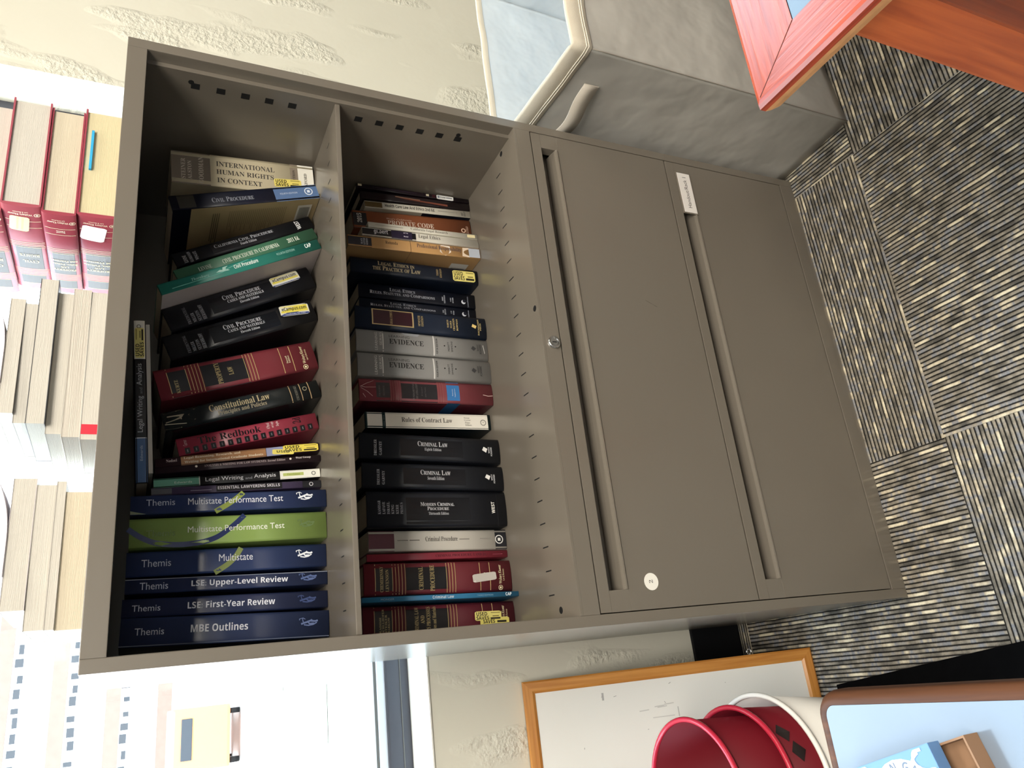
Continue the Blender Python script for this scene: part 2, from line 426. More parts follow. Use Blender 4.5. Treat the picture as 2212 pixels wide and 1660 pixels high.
bm = bmesh.new(); box(bm, XL, XR, YB - .12, YB, 0, ZC); struct(bm, 'wall_front', M_ROOM)
M_RUBBER = pm('black_rubber', '#0b0c10', 0.6, 0.1, spec=.2)
bm = bmesh.new(); box(bm, XL, XR, .476, WY - .0005, 0, .137, 0, .002); struct(bm, 'baseboard_back', M_RUBBER)
# windows: dark aluminium frame, pale track, thin glass
M_ALU = pm('dark_aluminium', '#4a4c55', 0.35, 0.05, metal=0.3)
M_TRACK = pm('pale_track', '#d5e0ee', 0.35, 0.03)
M_GASKET = pm('grey_gasket', '#6d6f6c', 0.6, 0.05)
def glass_mat():
    m = bpy.data.materials.new('window_glass'); m.use_nodes = True; n = m.node_tree.nodes; l = m.node_tree.links
    n.remove(n['Principled BSDF']); tr = n.new('ShaderNodeBsdfTransparent'); tr.inputs[0].default_value = (.96, .985, .98, 1)
    gl = n.new('ShaderNodeBsdfGlossy'); gl.inputs['Roughness'].default_value = .02; 
    mx = n.new('ShaderNodeMixShader'); mx.inputs[0].default_value = .04; l.new(tr.outputs[0], mx.inputs[1]); l.new(gl.outputs[0], mx.inputs[2]); l.new(mx.outputs[0], n['Material Output'].inputs[0])
    return m
M_GLASS = glass_mat()
def window(name, x0, x1, mull):
    z0, z1 = .767, 3.05
    bm = bmesh.new(); sl = 0
    box(bm, x0, x1, .600, .655, z0 - .006, z0 + .051, 0, .003)
    box(bm, x0, x1, .598, .601, z0 + .020, z0 + .0215, 2)
    box(bm, x0, x1, .600, .655, z1 - .05, z1, 0); box(bm, x0, x0 + .045, .600, .655, z0 + .051, z1 - .05, 0); box(bm, x1 - .045, x1, .600, .655, z0 + .051, z1 - .05, 0)
    for xm in mull: box(bm, xm - .025, xm + .025, .600, .655, z0 + .067, z1 - .05, 0)
    box(bm, x0 + .045, x1 - .045, .605, .65, z0 + .051, z0 + .067, 1, .002)
    box(bm, x0 + .045, x1 - .045, .612, .64, z0 + .067, z0 + .073, 2)
    w = struct(bm, name, [M_ALU, M_TRACK, M_GASKET])
    bm = bmesh.new(); box(bm, x0 + .045, x1 - .045, .624, .628, z0 + .073, z1 - .05)
    finish(bm, 'pane', M_GLASS, w)
    bm = bmesh.new(); box(bm, x0 + .001, x1 - .001, WY - .004, .599, z0, z0 + .0035, 0, .001)
    finish(bm, 'window_ledge', pm('bright_ledge_paint', '#f2f1ea', .5, .03, bump=.4, bscale=60), w)
window('window_1', -3.0, 1.226, (-1.4,))
window('window_2', 1.86, 3.7, ())

# ---------------------------------------------------------------- steel cabinet with two open shelves over two drawers
CW, CD, CH = .914, .457, 1.3389
FL, FR_ = .0165, .8972
cab = thing('storage_cabinet', 'taupe steel cabinet with two open book shelves above two wide drawers', 'cabinet', (CW / 2, CD / 2, 0))
bm = bmesh.new()
box(bm, 0, FL, 0, CD, 0, CH, 0, .0012); box(bm, FR_, CW, 0, CD, 0, CH, 0, .0012)
box(bm, FL, FR_, 0, .02, 1.3117, CH, 0, .001); box(bm, FL, FR_, .02, CD, 1.333, CH, 0)
box(bm, .8895, FR_, .022, .446, .694, 1.333, 0); box(bm, FL, .0185, .022, .446, .694, 1.333, 0)
box(bm, FL, FR_, .446, CD, 0, 1.333, 0)
box(bm, FL, FR_, 0, .446, .689, .694, 0, .0006)
box(bm, FL, FR_, .0, .018, .6605, .689, 0, .0006)
box(bm, FL, FR_, 0, .03, 0, .0355, 0, .001)
box(bm, FL, FR_, .02, .446, .03, .036, 0)
# punched slots of the uprights and their bent tabs
for z in (1.240, 1.2012, 1.163, 1.125, 1.0872, .9734, .9358, .8981, .8599, .8221, .7856):
    prism(bm, [(.0452, z + .0066), (.0578, z + .0066), (.0578, z - .0066), (.0452, z - .0066)], .8892, .8898, 1, 'x')
for y, z in ((.0438, 1.2468), (.0405, .7885)):
    prism(bm, [(y + .005 * math.cos(k), z + .0045 * math.sin(k)) for k in [i * .785 for i in range(8)]], .8891, .8897, 1, 'x')
x = .0574
while x < .87:                      # divider slots in the floor of the lower shelf
    prism(bm, [(x - .0014, .0722), (x + .0006, .0722), (x + .0012, .0906), (x - .0008, .0906)], .6940, .69415, 1)
    x += .0376
for hx, hy in ((.8816, .059), (.5261, .0115), (.0318, .0577)):
    prism(bm, [(hx + .0055 * math.cos(k), hy + .0055 * math.sin(k)) for k in [i * .5236 for i in range(12)]], .6940, .6942, 1)
part(bm, 'carcass', [M_METAL, M_DARK], cab)
bm = bmesh.new()
box(bm, .0188, .8892, .025, .444, 1.0125, 1.0205, 0, .0012)
x = .0569
while x < .87:
    prism(bm, [(x - .0012, .076), (x + .0006, .076), (x + .0012, .0925), (x - .0006, .0925)], 1.0205, 1.02062, 1)
    x += .0376
part(bm, 'shelf', [M_METAL, M_DARK], cab)
def drawer(z0, z1, c0, c1, xa, xb):
    bm = bmesh.new(); g = .0014; x0, x1 = FL + g, FR_ - g
    box(bm, x0, x1, .0005, .018, c1, z1 - g, 0, .0008); box(bm, x0, x1, .0005, .018, z0 + g, c0, 0, .0008)
    box(bm, x0, xa, .0006, .018, c0, c1, 0); box(bm, xb, x1, .0006, .018, c0, c1, 0)
    box(bm, x0 + .01, x1 - .01, .036, .40, z0 + .02, z1 - .03, 0)
    d = part(bm, 'drawer', M_METAL, cab)
    bm = bmesh.new()       # recessed full-width pull with a rolled lower lip
    box(bm, xa, xb, .032, .0345, c0 - .002, c1 + .002, 0); box(bm, xa, xb, .018, .0325, c1 + .0002, c1 + .0022, 0); box(bm, xa, xb, .018, .0325, c0 - .0022, c0 - .0002, 0)
    prism(bm, [(.0005, c0 + .0001), (-.0022, c0 + .0022), (-.0018, c0 + .0048), (.004, c0 + .0065), (.014, c0 + .0085), (.0315, c0 + .0100), (.0315, c0 + .0001)], xa + .0002, xb - .0002, 0, 'x')
    sub(bm, 'recessed_pull', M_METAL, d)
    return d
d1 = drawer(.351, .6595, .604, .639, .050, .8646)
d2 = drawer(.0368, .351, .294, .329, .050, .872)
bm = bmesh.new(); box(bm, .7735, .8735, -.0018, .0004, .2925, .3292, 0, .0006); box(bm, .776, .8705, -.0023, -.0017, .2952, .3268, 1)
sl = Slots(); sl(M_METAL); sl(pm('white_card', '#e6e1dc', .6, .03))
draw(bm, [('t', 'Handout/Rack 1', .12, .90, .34, .62, '#3a3632', 's')], lambda a, b, k: (.776 + a * .0945, -.0024, .2952 + b * .0316), .0945, .0316, sl, [0])
o = sub(bm, 'label_holder', sl.l, d2, 'white card in a metal label holder', recalc=False)
bm = bmesh.new(); sl = Slots()
draw(bm, [('o', .5, .5, .0133, '#f3f0e4'), ('t', '2', .42, .60, .40, .66, '#55524c', 'I')], lambda a, b, k: (.0457 + a * .0266, .0003 - .00008 * k, .5467 + b * .0266), .0266, .0266, sl, [0])
sub(bm, 'round_sticker', sl.l, d1, 'round white paper sticker', recalc=False)
bm = bmesh.new(); prof = [(.0113, .0005), (.0113, -.0035), (.0098, -.0048), (.0072, -.0048), (.0066, -.0036), (.0, -.0036)]
rings = [[bm.verts.new((.4584 + r * math.cos(k * .2618), y, .6735 + r * math.sin(k * .2618))) for k in range(24)] for r, y in prof[:-1]]
for a, b in zip(rings, rings[1:]):
    for k in range(24): bm.faces.new((a[k], a[(k + 1) % 24], b[(k + 1) % 24], b[k])).smooth = True
bm.faces.new(rings[-1]); box(bm, .4576, .4592, -.0039, -.0034, .6695, .6775, 1)
part(bm, 'cylinder_lock', [M_CHROME, M_DARK], cab, 'round chrome lock')
bm = bmesh.new(); box(bm, 0, .026, .0001, .0005, -.0004, .0004)
sc = sub(bm, 'scratch', pm('scratched_paint', '#5b5348', .6), d1); sc.parent = d1
sc.matrix_basis = Matrix.Translation((.5506, 0, .442)) @ Matrix.Rotation(R(-65), 4, 'Y')

# ---------------------------------------------------------------- books on the shelves
GU, GL = 'law books in the upper shelf', 'law books in the lower shelf'
def gold(xs, v0=.03, v1=.97, w=7, col='#c9a76a'): return [('b', x - w / 2, x + w / 2, v0, v1, col) for x in xs]
def up(name, label, q, **k):
    X, Y, t, h, a = q; return make_book(name, label, upright(X, Y, 1.0210, t, a), t - .0004, h, group=GU, **k)
def lo(name, label, q, **k):
    X, Y, t, h, a = q; return make_book(name, label, upright(X, Y, .6945, t, a), t - .0004, h, group=GL, **k)

up('paperback_book', 'thick cream paperback with a brown top band, rightmost on the upper shelf', (.8159, .1951, .0661, .2443, 3.48), hard=False, base='#d9cba4', ux=(365, 1965), el=[
    ('b', 365, 780, 0, 1, '#7d6f5f'), ('b', 1690, 1780, 0, 1, '#8a7b69'), ('b', 1780, 1965, 0, 1, '#e9e3d5'),
    ('v', 'STEINER', 465, 512, .14, .78, '#cfc4b0', 'S'), ('v', 'ALSTON', 535, 578, .14, .72, '#cfc4b0', 'S'), ('v', 'GOODMAN', 652, 705, .05, .88, '#cfc4b0', 'S'),
    ('t', 'INTERNATIONAL', 845, 1505, .64, .80, '#55504a', 'S'), ('t', 'HUMAN RIGHTS', 845, 1490, .39, .54, '#55504a', 'S'), ('t', 'IN CONTEXT', 850, 1350, .13, .28, '#55504a', 'S'),
    ('v', 'EDITION', 1715, 1745, .3, .8, '#463f36', 'S'), ('v', 'OXFORD', 1850, 1885, .2, .72, '#5a554c', 'S')],
   stickers=[(1490, 1810, .20, .46, '#ecd75c', USED, -3)])
up('paperback_book', 'navy and blue paperback leaning so that its tan back cover shows', (.7874, .1567, .0288, .2506, 16.08), hard=False, base='#0d1228', left='#b79d6c', right='#0d1228', ux=(370, 2000), el=[
    ('b', 1490, 2000, 0, 1, '#5272a4'), ('b', 445, 620, .1, .98, '#1e1a0c'), ('t', '^Civil Procedure', 795, 1250, .30, .62, '#8f93a0', 'S'),
    ('t', 'FOURTH EDITION', 1555, 1755, .44, .56, '#c3d0e6', 's')] + logo_seal(1890, .52, .0075, '#dbe4f0'),
   left_el=[('b', 370, 560, 0, 1, '#0d1228')] + [('b', x, x + 7, .12, d, '#4d3f26') for x, d in ((800, .62), (822, .66), (844, .6), (866, .7))] + [('b', x, x + 5, .1, .1 + .5 * random.uniform(.5, 1), '#7d6a45') for x in range(980, 1640, 22)] + [('p', [(1760, .1), (1930, .1), (1930, .42), (1760, .42)], '#cfcabc')] + [('b', x, x + 4, .14, .38, '#3d3a34') for x in range(1785, 1910, 9)])
PROC = [('b', 780, 1485, .04, .96, '#080a12')]
up('hardback_book', 'black hardback leaning between the tan back cover and a green paperback', (.7559, .2061, .0262, .2547, 26.36), base='#191b24', ux=(385, 1940), el=PROC + [
    ('v', 'LEVINE', 470, 508, .1, .62, '#a9abb3', 'S'), ('v', 'SLOMANSON', 528, 562, .06, .8, '#a9abb3', 'S'), ('v', 'WINGATE', 585, 620, .1, .72, '#a9abb3', 'S'),
    ('t', '^California Civil Procedure', 815, 1475, .5, .76, '#b9bcc8', 'S'), ('t', 'Fourth Edition', 1085, 1265, .24, .42, '#c9ccd4', 'S'), ('v', 'WEST', 1745, 1795, .2, .85, '#e2e2e2', 'B')])
up('paperback_book', 'mid-green thin paperback lettered in white, leaning right of the teal one', (.7186, .1818, .0222, .2542, 27.38), hard=False, base='#42805f', ux=(385, 1990), el=[
    ('t', 'LEVINE', 620, 760, .28, .6, '#c6d6c6', 'S'), ('t', 'CIVIL PROCEDURE IN CALIFORNIA', 885, 1535, .3, .66, '#dfe8d8', 'S'), ('t', '2011 Ed.', 1645, 1785, .34, .72, '#dfe8d8', 'S')])
up('paperback_book', 'tall teal paperback with a white back cover, leaning on a black hardback', (.6819, .1557, .0197, .2779, 25.89), hard=False, base='#1c8273', left='#c9bfbf', ux=(210, 2035), el=[
    ('c', [(330, .3), (830, .42), (960, .66), (1200, .95)], .0012, '#5fb7a6'), ('p', [(810, .55), (880, .5), (960, .9), (900, .88), (960, .45), (860, .72)], '#a9d8cc'), ('t', 'Thornburg', 545, 735, .38, .7, '#8ccabd', 'I'),
    ('t', 'Civil Procedure', 1015, 1290, .42, .8, '#e6f2ee', 'B'), ('t', 'FOURTH EDITION', 1515, 1730, .5, .72, '#9bd2c6', 's'), ('t', 'CAP', 1860, 1935, .42, .82, '#e6f2ee', 'B')])
CP = [('b', 830, 1610, .05, .95, '#0b0d15'), ('t', '^Civil Procedure', 985, 1420, .6, .8, '#c5c7d0', 'S'), ('t', 'CASES AND MATERIALS', 1020, 1440, .44, .56, '#c5c7d0', 'S'), ('t', 'Eleventh Edition', 1145, 1365, .29, .39, '#c5c7d0', 'S')]
NM = [('v', 'HERSHKOFF', 705, 745, .1, .72, '#a2a4ac', 'S'), ('v', 'SEXTON', 652, 690, .1, .52, '#8f919a', 'S'), ('v', 'MILLER', 598, 632, .1, .48, '#8f919a', 'S'), ('v', 'FRIEDENTHAL', 540, 575, .08, .8, '#6f717a', 'S')]
up('hardback_book', 'black casebook with a yellow web-shop sticker, directly under the teal paperback', (.6303, .2017, .0431, .2568, 25.25), base='#1c1e27', ux=(350, 2040), rough=.28, el=CP + NM, stickers=[(1560, 1905, .52, .96, '#d8d6c2', ECAMP, -2, 'shop_sticker', 'yellow and blue shop sticker')])
up('hardback_book', 'black casebook with a crooked yellow shop sticker, between a black casebook and the red hardback', (.5637, .1974, .0430, .2500, 22.13), base='#1b1d24', ux=(350, 2040), rough=.22, el=CP + NM, stickers=[(1650, 1990, .42, .90, '#d8d6c2', ECAMP, 8, 'shop_sticker', 'yellow and blue shop sticker')])
def casebook(names, title, base='#8e2f3a', rubbed=False):
    e = [('b', 425, 610, .0, 1, '#17171f'), ('b', 760, 1240, 0, 1, '#17171f')] + gold((420, 610, 645, 680, 715, 750)) + gold((1225, 1258, 1292, 1326)) + gold((1625, 1745), .05, .95)
    x = 470
    st = 120 / max(1, len(names))
    for s in names: e.append(('v', s, x, x + min(36, st * .72), .12, min(.9, .12 + .085 * len(s)), '#c8b072', 'S')); x += st
    x = 900 if len(title) < 4 else 850; st = 260 / max(2, len(title))
    for s in title: e.append(('v', s, x, x + min(52, st * .66), max(.08, .5 - .045 * len(s)), min(.92, .5 + .045 * len(s)), '#c8b072', 'S')); x += st
    e += [('v', 'Second', 1668, 1690, .36, .62, '#d6c6a0', 'S'), ('v', 'Edition', 1696, 1716, .36, .62, '#d6c6a0', 'S'), ('v', 'Wolters Kluwer', 1850, 1886, .24, .86, '#e3cfa0', 's'), ('v', 'Law & Business', 1898, 1920, .34, .72, '#d8c090', 's'), ('r', 1868, .12, .0042, .0009, '#e3cfa0'), ('o', 1868, .12, .0018, '#e3cfa0')]
    return e
up('hardback_book', 'crimson hardback with two black title panels and gold rules on the upper shelf', (.4746, .2026, .0518, .2533, 16.56), base='#93303c', ux=(300, 2010), el=casebook(['KURTZ'], ['PROPERTY', 'LAW']))
up('hardback_book', 'worn black hardback on constitutional law with a frayed spine head', (.4163, .1870, .0313, .2448, 16.43), base='#1d2428', ux=(380, 2080), rough=.25, el=[
    ('p', [(380, .1), (520, .05), (700, .3), (640, .6), (720, .85), (560, .98), (400, .9)], '#5f5546'), ('p', [(400, .4), (560, .5), (600, .7), (430, .75)], '#8d8068'), ('l', [(540, .05), (560, .5), (530, .95)], .0012, '#a99a78'), ('l', [(390, .35), (600, .2)], .001, '#b5a88a'),
    ('t', 'Constitutional Law', 855, 1510, .48, .84, '#b9a67c', 'S'), ('t', 'Principles and Policies', 930, 1460, .16, .44, '#a29678', 'S')] + gold((1745, 1865, 1965), .02, .98, 9, '#b08d63') + [('v', 'CHEMERINSKY', 1795, 1825, .08, .9, '#6a675c', 'S'), ('r', 1915, .62, .0036, .0008, '#a29678')])
def comb(root, t, h, D):
    bm = bmesh.new()
    for i in range(16):
        z = h * (1 - (.06 + i * .0585)); cx = t * .2
        box(bm, cx - t * .17, cx + t * .17, -.0012, .0012, z - .0037, z + .0037, 0, .0008); box(bm, cx - t * .09, cx + t * .07, -.0016, -.0011, z - .0008, z + .0008, 1)  # grey bar on each tooth is a painted highlight
    sub(bm, 'comb_binding', [pm('black_comb_plastic', '#121014', .3), pm('grey_comb_shine', '#6f6a70', .3)], root, 'black plastic comb binding')
    bm = bmesh.new(); box(bm, t - .004, t + .0002, .004, .03, -.0 + h * .02, h * .14)
    sub(bm, 'paper_tab', pm('paper_tab', '#d9d2d4', .7), root, 'torn white paper tab')
up('comb_bound_book', 'crimson comb-bound manual with a row of black binding teeth', (.3691, .2139, .0282, .2199, 13.63), hard=False, base='#b93a50', ux=(560, 2060), rough=.25, el=[
    ('t', 'The Redbook', 770, 1430, .46, .86, '#1c0f16', 'S'), ('v', 'A Manual', 1492, 1530, .55, .92, '#eed2d4', 's'), ('v', 'on Legal', 1545, 1580, .58, .95, '#eed2d4', 's'), ('v', 'Style', 1600, 1638, .62, .92, '#eed2d4', 's'), ('v', '2d', 1785, 1880, .56, .92, '#2a0f18', 'S'), ('v', 'Garner', 620, 660, .5, .86, '#dba7ac', 's')], extra=comb)
up('paperback_book', 'slim maroon and orange paperback plastered with yellow price stickers', (.3293, .2145, .0150, .2480, 7.35), hard=False, base='#40272e', ux=(275, 2060), el=[
    ('b', 535, 1445, .02, .98, '#b07646'), ('b', 1450, 1700, .02, .98, '#9297bf'), ('t', 'Legal Reasoning, Research, and', 565, 1165, .6, .92, '#efe2c8', 'S'), ('t', 'Writing for International Graduate Students', 570, 1410, .14, .46, '#efe2c8', 'S'), ('t', 'Nedzel', 385, 495, .5, .8, '#cdbcbc', 'S')],
   stickers=[(1640, 2050, .14, 1.0, '#ecd23e', USED, 2), (1515, 1760, .06, .62, '#efdc5a', [('t', 'USED', .2, .8, .3, .8, '#1c1808', 'B')], 6)])
up('paperback_book', 'very slim dark maroon paperback for law students, squeezed under the orange one', (.3103, .2071, .0106, .2477, 5.50), hard=False, base='#33202a', ux=(270, 2065), el=[
    ('t', 'ANALYSIS & WRITING FOR LAW STUDENTS', 770, 1440, .52, .86, '#b6a2a2', 'S'), ('t', 'Second Edition', 1455, 1655, .52, .88, '#b6a2a2', 'I'), ('t', 'West Group', 1775, 1950, .56, .98, '#d8cccc', 'S'), ('o', 1715, .72, .0018, '#e6d8c8'), ('o', 690, .7, .0018, '#e6d8c8')])
up('paperback_book', 'slim paperback with teal, black and white spine bands, standing upright', (.2854, .2146, .0143, .2479, 4.26), hard=False, base='#17181c', ux=(265, 2075), el=[
    ('b', 265, 728, 0, 1, '#52a286'), ('b', 728, 738, 0, 1, '#d8dcd4'), ('b', 1610, 2075, 0, 1, '#ecebdc'), ('b', 1645, 1882, .34, .7, '#b7c462'), ('t', 'Third Edition', 1690, 1840, .42, .62, '#6f7a30', 's'),
    ('t', 'Edwards', 475, 655, .34, .58, '#c9e2d6', 's'), ('t', 'Legal Writing', 795, 1200, .22, .8, '#dfe0e2', 's'), ('t', 'and', 1222, 1296, .3, .58, '#9da0a6', 's'), ('t', 'Analysis', 1318, 1562, .24, .82, '#dfe0e2', 's'), ('r', 1998, .5, .0034, .0012, '#6c6f68')])
up('paperback_book', 'thin purple paperback with a black title strip, against the topmost navy workbook', (.2672, .2105, .0119, .2503, 2.90), hard=False, base='#53456c', ux=(245, 2080), el=[
    ('b', 245, 450, 0, 1, '#4a4c58'), ('b', 910, 1630, .1, 1, '#17141c'), ('b', 1865, 2080, 0, 1, '#14141c'), ('t', 'ESSENTIAL LAWYERING SKILLS', 925, 1605, .4, .82, '#dcd8de', 'B'), ('r', 1965, .5, .0032, .001, '#d0ccd2'), ('l', [(640, .4), (860, .4)], .0008, '#b8a8c8')])
def themis(title, x0, x1, v0, v1, tv, arc, logo, col='#38508c', tcol='#a9b2cc', lcol='#dfe6ee', tx=(330, 590), tit='#e0e4ee', fig=(1775, 1945, .4, .92)):
    e = []
    if arc: e.append(('c', arc[0], arc[1], arc[2]))
    e += [('t', 'Themis', tx[0], tx[1], tv[0], tv[1], tcol, 's'), ('t', title, x0, x1, v0, v1, tit, 'B' if title[0] in 'LM' and ':' in title or title.startswith('MBE') else 's'), ('fig',) + fig + (lcol,)]
    return e
UXT = (190, 2088)
ARC = ([(1240, 1.0), (1180, .72), (1090, .38), (965, 0)], .0075, '#96a640')
up('bar_review_book', 'tall navy workbook with a green stripe, directly above the lime-green one', (.2263, .1742, .0278, .2766, 1.79), hard=False, base='#2c3e70', ux=UXT, rough=.25, el=themis('Multistate Performance Test', 710, 1635, .42, .78, (.44, .78), ARC, 1) + [('p', [(190, .2), (190, .02), (330, .02)], '#5d6c46')])
up('bar_review_book', 'tall lime-green workbook with a dark blue arc', (.1785, .1777, .0409, .2760, 1.40), hard=False, base='#8fb052', ux=UXT, rough=.25,
   el=themis('Multistate Performance Test', 715, 1650, .44, .66, (.36, .58), ([(178, .66), (280, .38), (400, .16), (520, .07), (640, .035), (760, .05), (870, .1), (990, .24), (1100, .5), (1180, .74), (1255, 1.0)], .0075, '#28366f'), 1, tcol='#5d7838', lcol='#5c7640', tit='#eef2e2', tx=(340, 600), fig=(1790, 1960, .42, .76)))
up('bar_review_book', 'tall navy workbook just below the lime-green one, with a green arc', (.1360, .1866, .0348, .2777, .67), hard=False, base='#2e4072', ux=(150, 2088), rough=.2, el=themis('Multistate', 1000, 1330, .46, .76, (.38, .68), ([(1215, 1.0), (1165, .66), (1090, .34), (960, 0)], .0075, '#8a9a52'), 1, tx=(285, 552), fig=(1770, 1940, .4, .8)))
up('bar_review_book', 'thin navy workbook with a pale edge line, between two thicker navy ones', (.1084, .1835, .0207, .2775, -.21), hard=False, base='#293660', ux=(140, 2100), rough=.2, el=themis('LSE: Upper-Level Review', 740, 1685, .22, .76, (.26, .74), None, 1, tx=(270, 525), lcol='#50649a', fig=(1800, 1985, .3, .9)) + [('b', 140, 2100, .93, .98, '#8b93a6')])
up('bar_review_book', 'plain navy workbook second from the left end of the upper shelf', (.0746, .1852, .0252, .2798, -.76), hard=False, base='#28335c', ux=(110, 2105), rough=.25, el=themis('LSE: First-Year Review', 705, 1555, .34, .72, (.32, .66), None, 1, tx=(200, 455), lcol='#36477c', fig=(1790, 1980, .3, .8)))
up('bar_review_book', 'thick navy workbook at the left end of the upper shelf', (.0312, .1795, .0387, .2799, -1.64), hard=False, base='#2b3a66', ux=(90, 2115), rough=.25, el=themis('MBE Outlines', 730, 1280, .42, .70, (.4, .64), None, 1, tx=(220, 485), lcol='#5d6fa4', fig=(1800, 1995, .42, .76)) + [('b', 90, 2115, .03, .06, '#6b7592')])

lo('paperback_book', 'thin black paperback with a white sticker, rightmost on the lower shelf', (.8785, .2244, .0101, .2390, 1.13), hard=False, base='#1d1019', ux=(215, 1575), el=[('b', 232, 275, .4, .9, '#cfc3a0'), ('b', 1035, 1072, .3, .8, '#c9bda0'), ('l', [(400, .55), (920, .55)], .0007, '#4e3a52'), ('v', 'II', 1115, 1150, .1, .9, '#5a2028', 'S')],
   stickers=[(1165, 1375, -.0, .98, '#dcdcd8', [('t', 'EXAM', .22, .52, .3, .7, '#20232c', 'B'), ('b', .06, .18, .2, .8, '#7b8390'), ('b', .56, .92, .4, .6, '#5a5e68')], 0, 'library_sticker', 'white sticker')])
lo('paperback_book', 'dark brown paperback with a reddish sheen, second from the right on the lower shelf', (.8600, .2238, .0175, .2321, 2.52), hard=False, base='#2b2024', ux=(230, 1565), rough=.25, el=[('p', [(630, .7), (1280, .45), (1280, .2), (760, .5)], '#7e4030'), ('p', [(640, .78), (940, .66), (940, .6), (640, .7)], '#b58a6a')])  # reddish sheen put into the spine colour as two polygons
lo('paperback_book', 'white paperback on health care law with a brown spine head', (.8430, .2248, .0163, .2241, 3.26), hard=False, base='#e0dac8', left='#151a2c', ux=(320, 1570), el=[
    ('b', 320, 516, 0, 1, '#5e471a'), ('t', 'Health Care Law And Ethics 2nd Ed.', 548, 1135, .34, .8, '#1d1b18', 'B'), ('b', 1172, 1410, .5, .6, '#8d887a'), ('v', 'WEST', 1455, 1480, .2, .7, '#55514a', 'B'), ('v', 'GROUP', 1486, 1510, .14, .84, '#55514a', 'B')], left_el=[('b', 320, 980, 0, 1, '#c8c0ac')])
lo('paperback_book', 'thick rust-orange code book dated 2015', (.7985, .2272, .0400, .2472, 3.66), hard=False, base='#984e2a', ux=(170, 1590), el=[
    ('b', 170, 325, 0, 1, '#101018'), ('v', '2015', 215, 268, .3, .82, '#d8d4cc', 'I'), ('t', "West's California", 555, 855, .58, .70, '#d9b49a', 'I'), ('t', 'PROBATE CODE', 565, 1120, .3, .56, '#e6d2bc', 'S'), ('r', 1490, .34, .0052, .0022, '#d2a88c'), ('v', 'THOMSON', 1525, 1538, .14, .6, '#d2a88c', 's'), ('v', 'REUTERS', 1542, 1554, .14, .6, '#d2a88c', 's')])
lo('paperback_book', 'very thin white paperback against the rust-orange code book', (.7778, .2029, .0119, .2259, 1.51), hard=False, base='#ebe4d2', ux=(360, 1670), el=[('t', 'California Legal Research', 850, 1300, .24, .8, '#6f675c', 'S'), ('b', 440, 760, .46, .58, '#bdb3a2'), ('o', 1340, .5, .004, '#b9b0a4'), ('b', 1540, 1640, .2, .8, '#ead9a0')])
lo('paperback_book', 'white outline book with a black and purple head, just below the thinnest white paperback', (.7571, .2015, .0186, .2386, 1.43), hard=False, base='#efe9d8', ux=(160, 1690), el=[
    ('b', 160, 842, 0, 1, '#0e0d15'), ('b', 525, 792, .05, .95, '#2f2447'), ('t', 'gilbert', 305, 482, .24, .92, '#e2e0e4', 'B'), ('p', [(682, .3), (740, .3), (740, .85), (682, .85)], '#d6d0de'), ('t', 'a', 692, 730, .38, .78, '#2f2447', 'B'), ('t', 'Legal Ethics', 875, 1165, .3, .86, '#5c554c', 'S')])
lo('paperback_book', 'orange-tan paperback with a navy head and a scuffed grey foot', (.7299, .1988, .0244, .2673, 1.54), hard=False, base='#dba25e', left='#b88c58', ux=(120, 1700), el=[
    ('b', 120, 385, 0, 1, '#0f1524'), ('v', 'BLACK', 262, 282, .25, .75, '#c9ccd4', 'S'), ('v', 'LETTER', 292, 312, .2, .8, '#c9ccd4', 'S'), ('v', 'SERIES', 322, 342, .2, .8, '#c9ccd4', 'S'), ('b', 836, 842, 0, 1, '#6f5230'), ('t', 'Rotunda', 545, 688, .48, .76, '#4c3620', 'S'), ('t', 'Professional Responsibility', 915, 1465, .38, .84, '#5a4a4e', 'S'),
    ('p', [(1190, .3), (1260, .0), (1330, .35), (1320, .9), (1210, .95)], '#eddccb'), ('p', [(1470, .1), (1560, .05), (1560, .95), (1480, .9)], '#e8cfb2'), ('b', 1555, 1695, .08, .92, '#b4bcc8')],
   left_el=[('b', 836, 842, 0, 1, '#8a6a44'), ('p', [(1390, .15), (1610, .15), (1610, .62), (1390, .62)], '#d8d4c8')] + [('b', x, x + 5, .24, .56, '#2c3330') for x in range(1420, 1585, 11)])
lo('hardback_book', 'dark navy hardback on legal ethics with a yellow price sticker at its foot', (.6838, .2207, .0329, .2584, .37), base='#101c31', ux=(150, 1690), el=[
    ('t', '^Legal Ethics in', 460, 895, .58, .86, '#cdb98a', 'S'), ('t', '^the Practice of Law', 400, 965, .26, .54, '#cdb98a', 'S'), ('v', 'THIRD', 1160, 1184, .3, .75, '#a98f5c', 'S'), ('v', 'EDITION', 1202, 1226, .2, .82, '#a98f5c', 'S')], stickers=[(1365, 1650, .12, .84, '#ecdc6e', USED, -1)])
ETH = [('t', '^Legal Ethics', 600, 900, .58, .82, '#b9bfcc', 'S'), ('t', '^Rules, Statutes, and Comparisons', 370, 1135, .28, .54, '#b9bfcc', 'S'), ('v', '2006', 1222, 1238, .3, .6, '#b9bfcc', 'S'), ('v', 'EDITION', 1246, 1264, .14, .74, '#b9bfcc', 'S'), ('v', 'LOW', 1322, 1336, .3, .6, '#b9bfcc', 'S'), ('v', 'BENDER', 1350, 1366, .22, .62, '#b9bfcc', 'S'), ('o', 1490, .38, .0046, '#c6cad4'), ('o', 1502, .46, .0036, '#0f1628'), ('v', 'LexisNexis', 1535, 1552, .05, .8, '#9aa0b0', 's')]
lo('paperback_book', 'dark navy rules paperback, right-hand of the matching pair', (.6435, .2471, .0307, .2376, -.34), hard=False, base='#0f1628', ux=(250, 1640), el=ETH)
lo('paperback_book', 'dark navy rules paperback half hidden behind the navy book with a maroon panel', (.6208, .2493, .0216, .2369, -.46), hard=False, base='#111a2e', ux=(250, 1640), el=ETH)
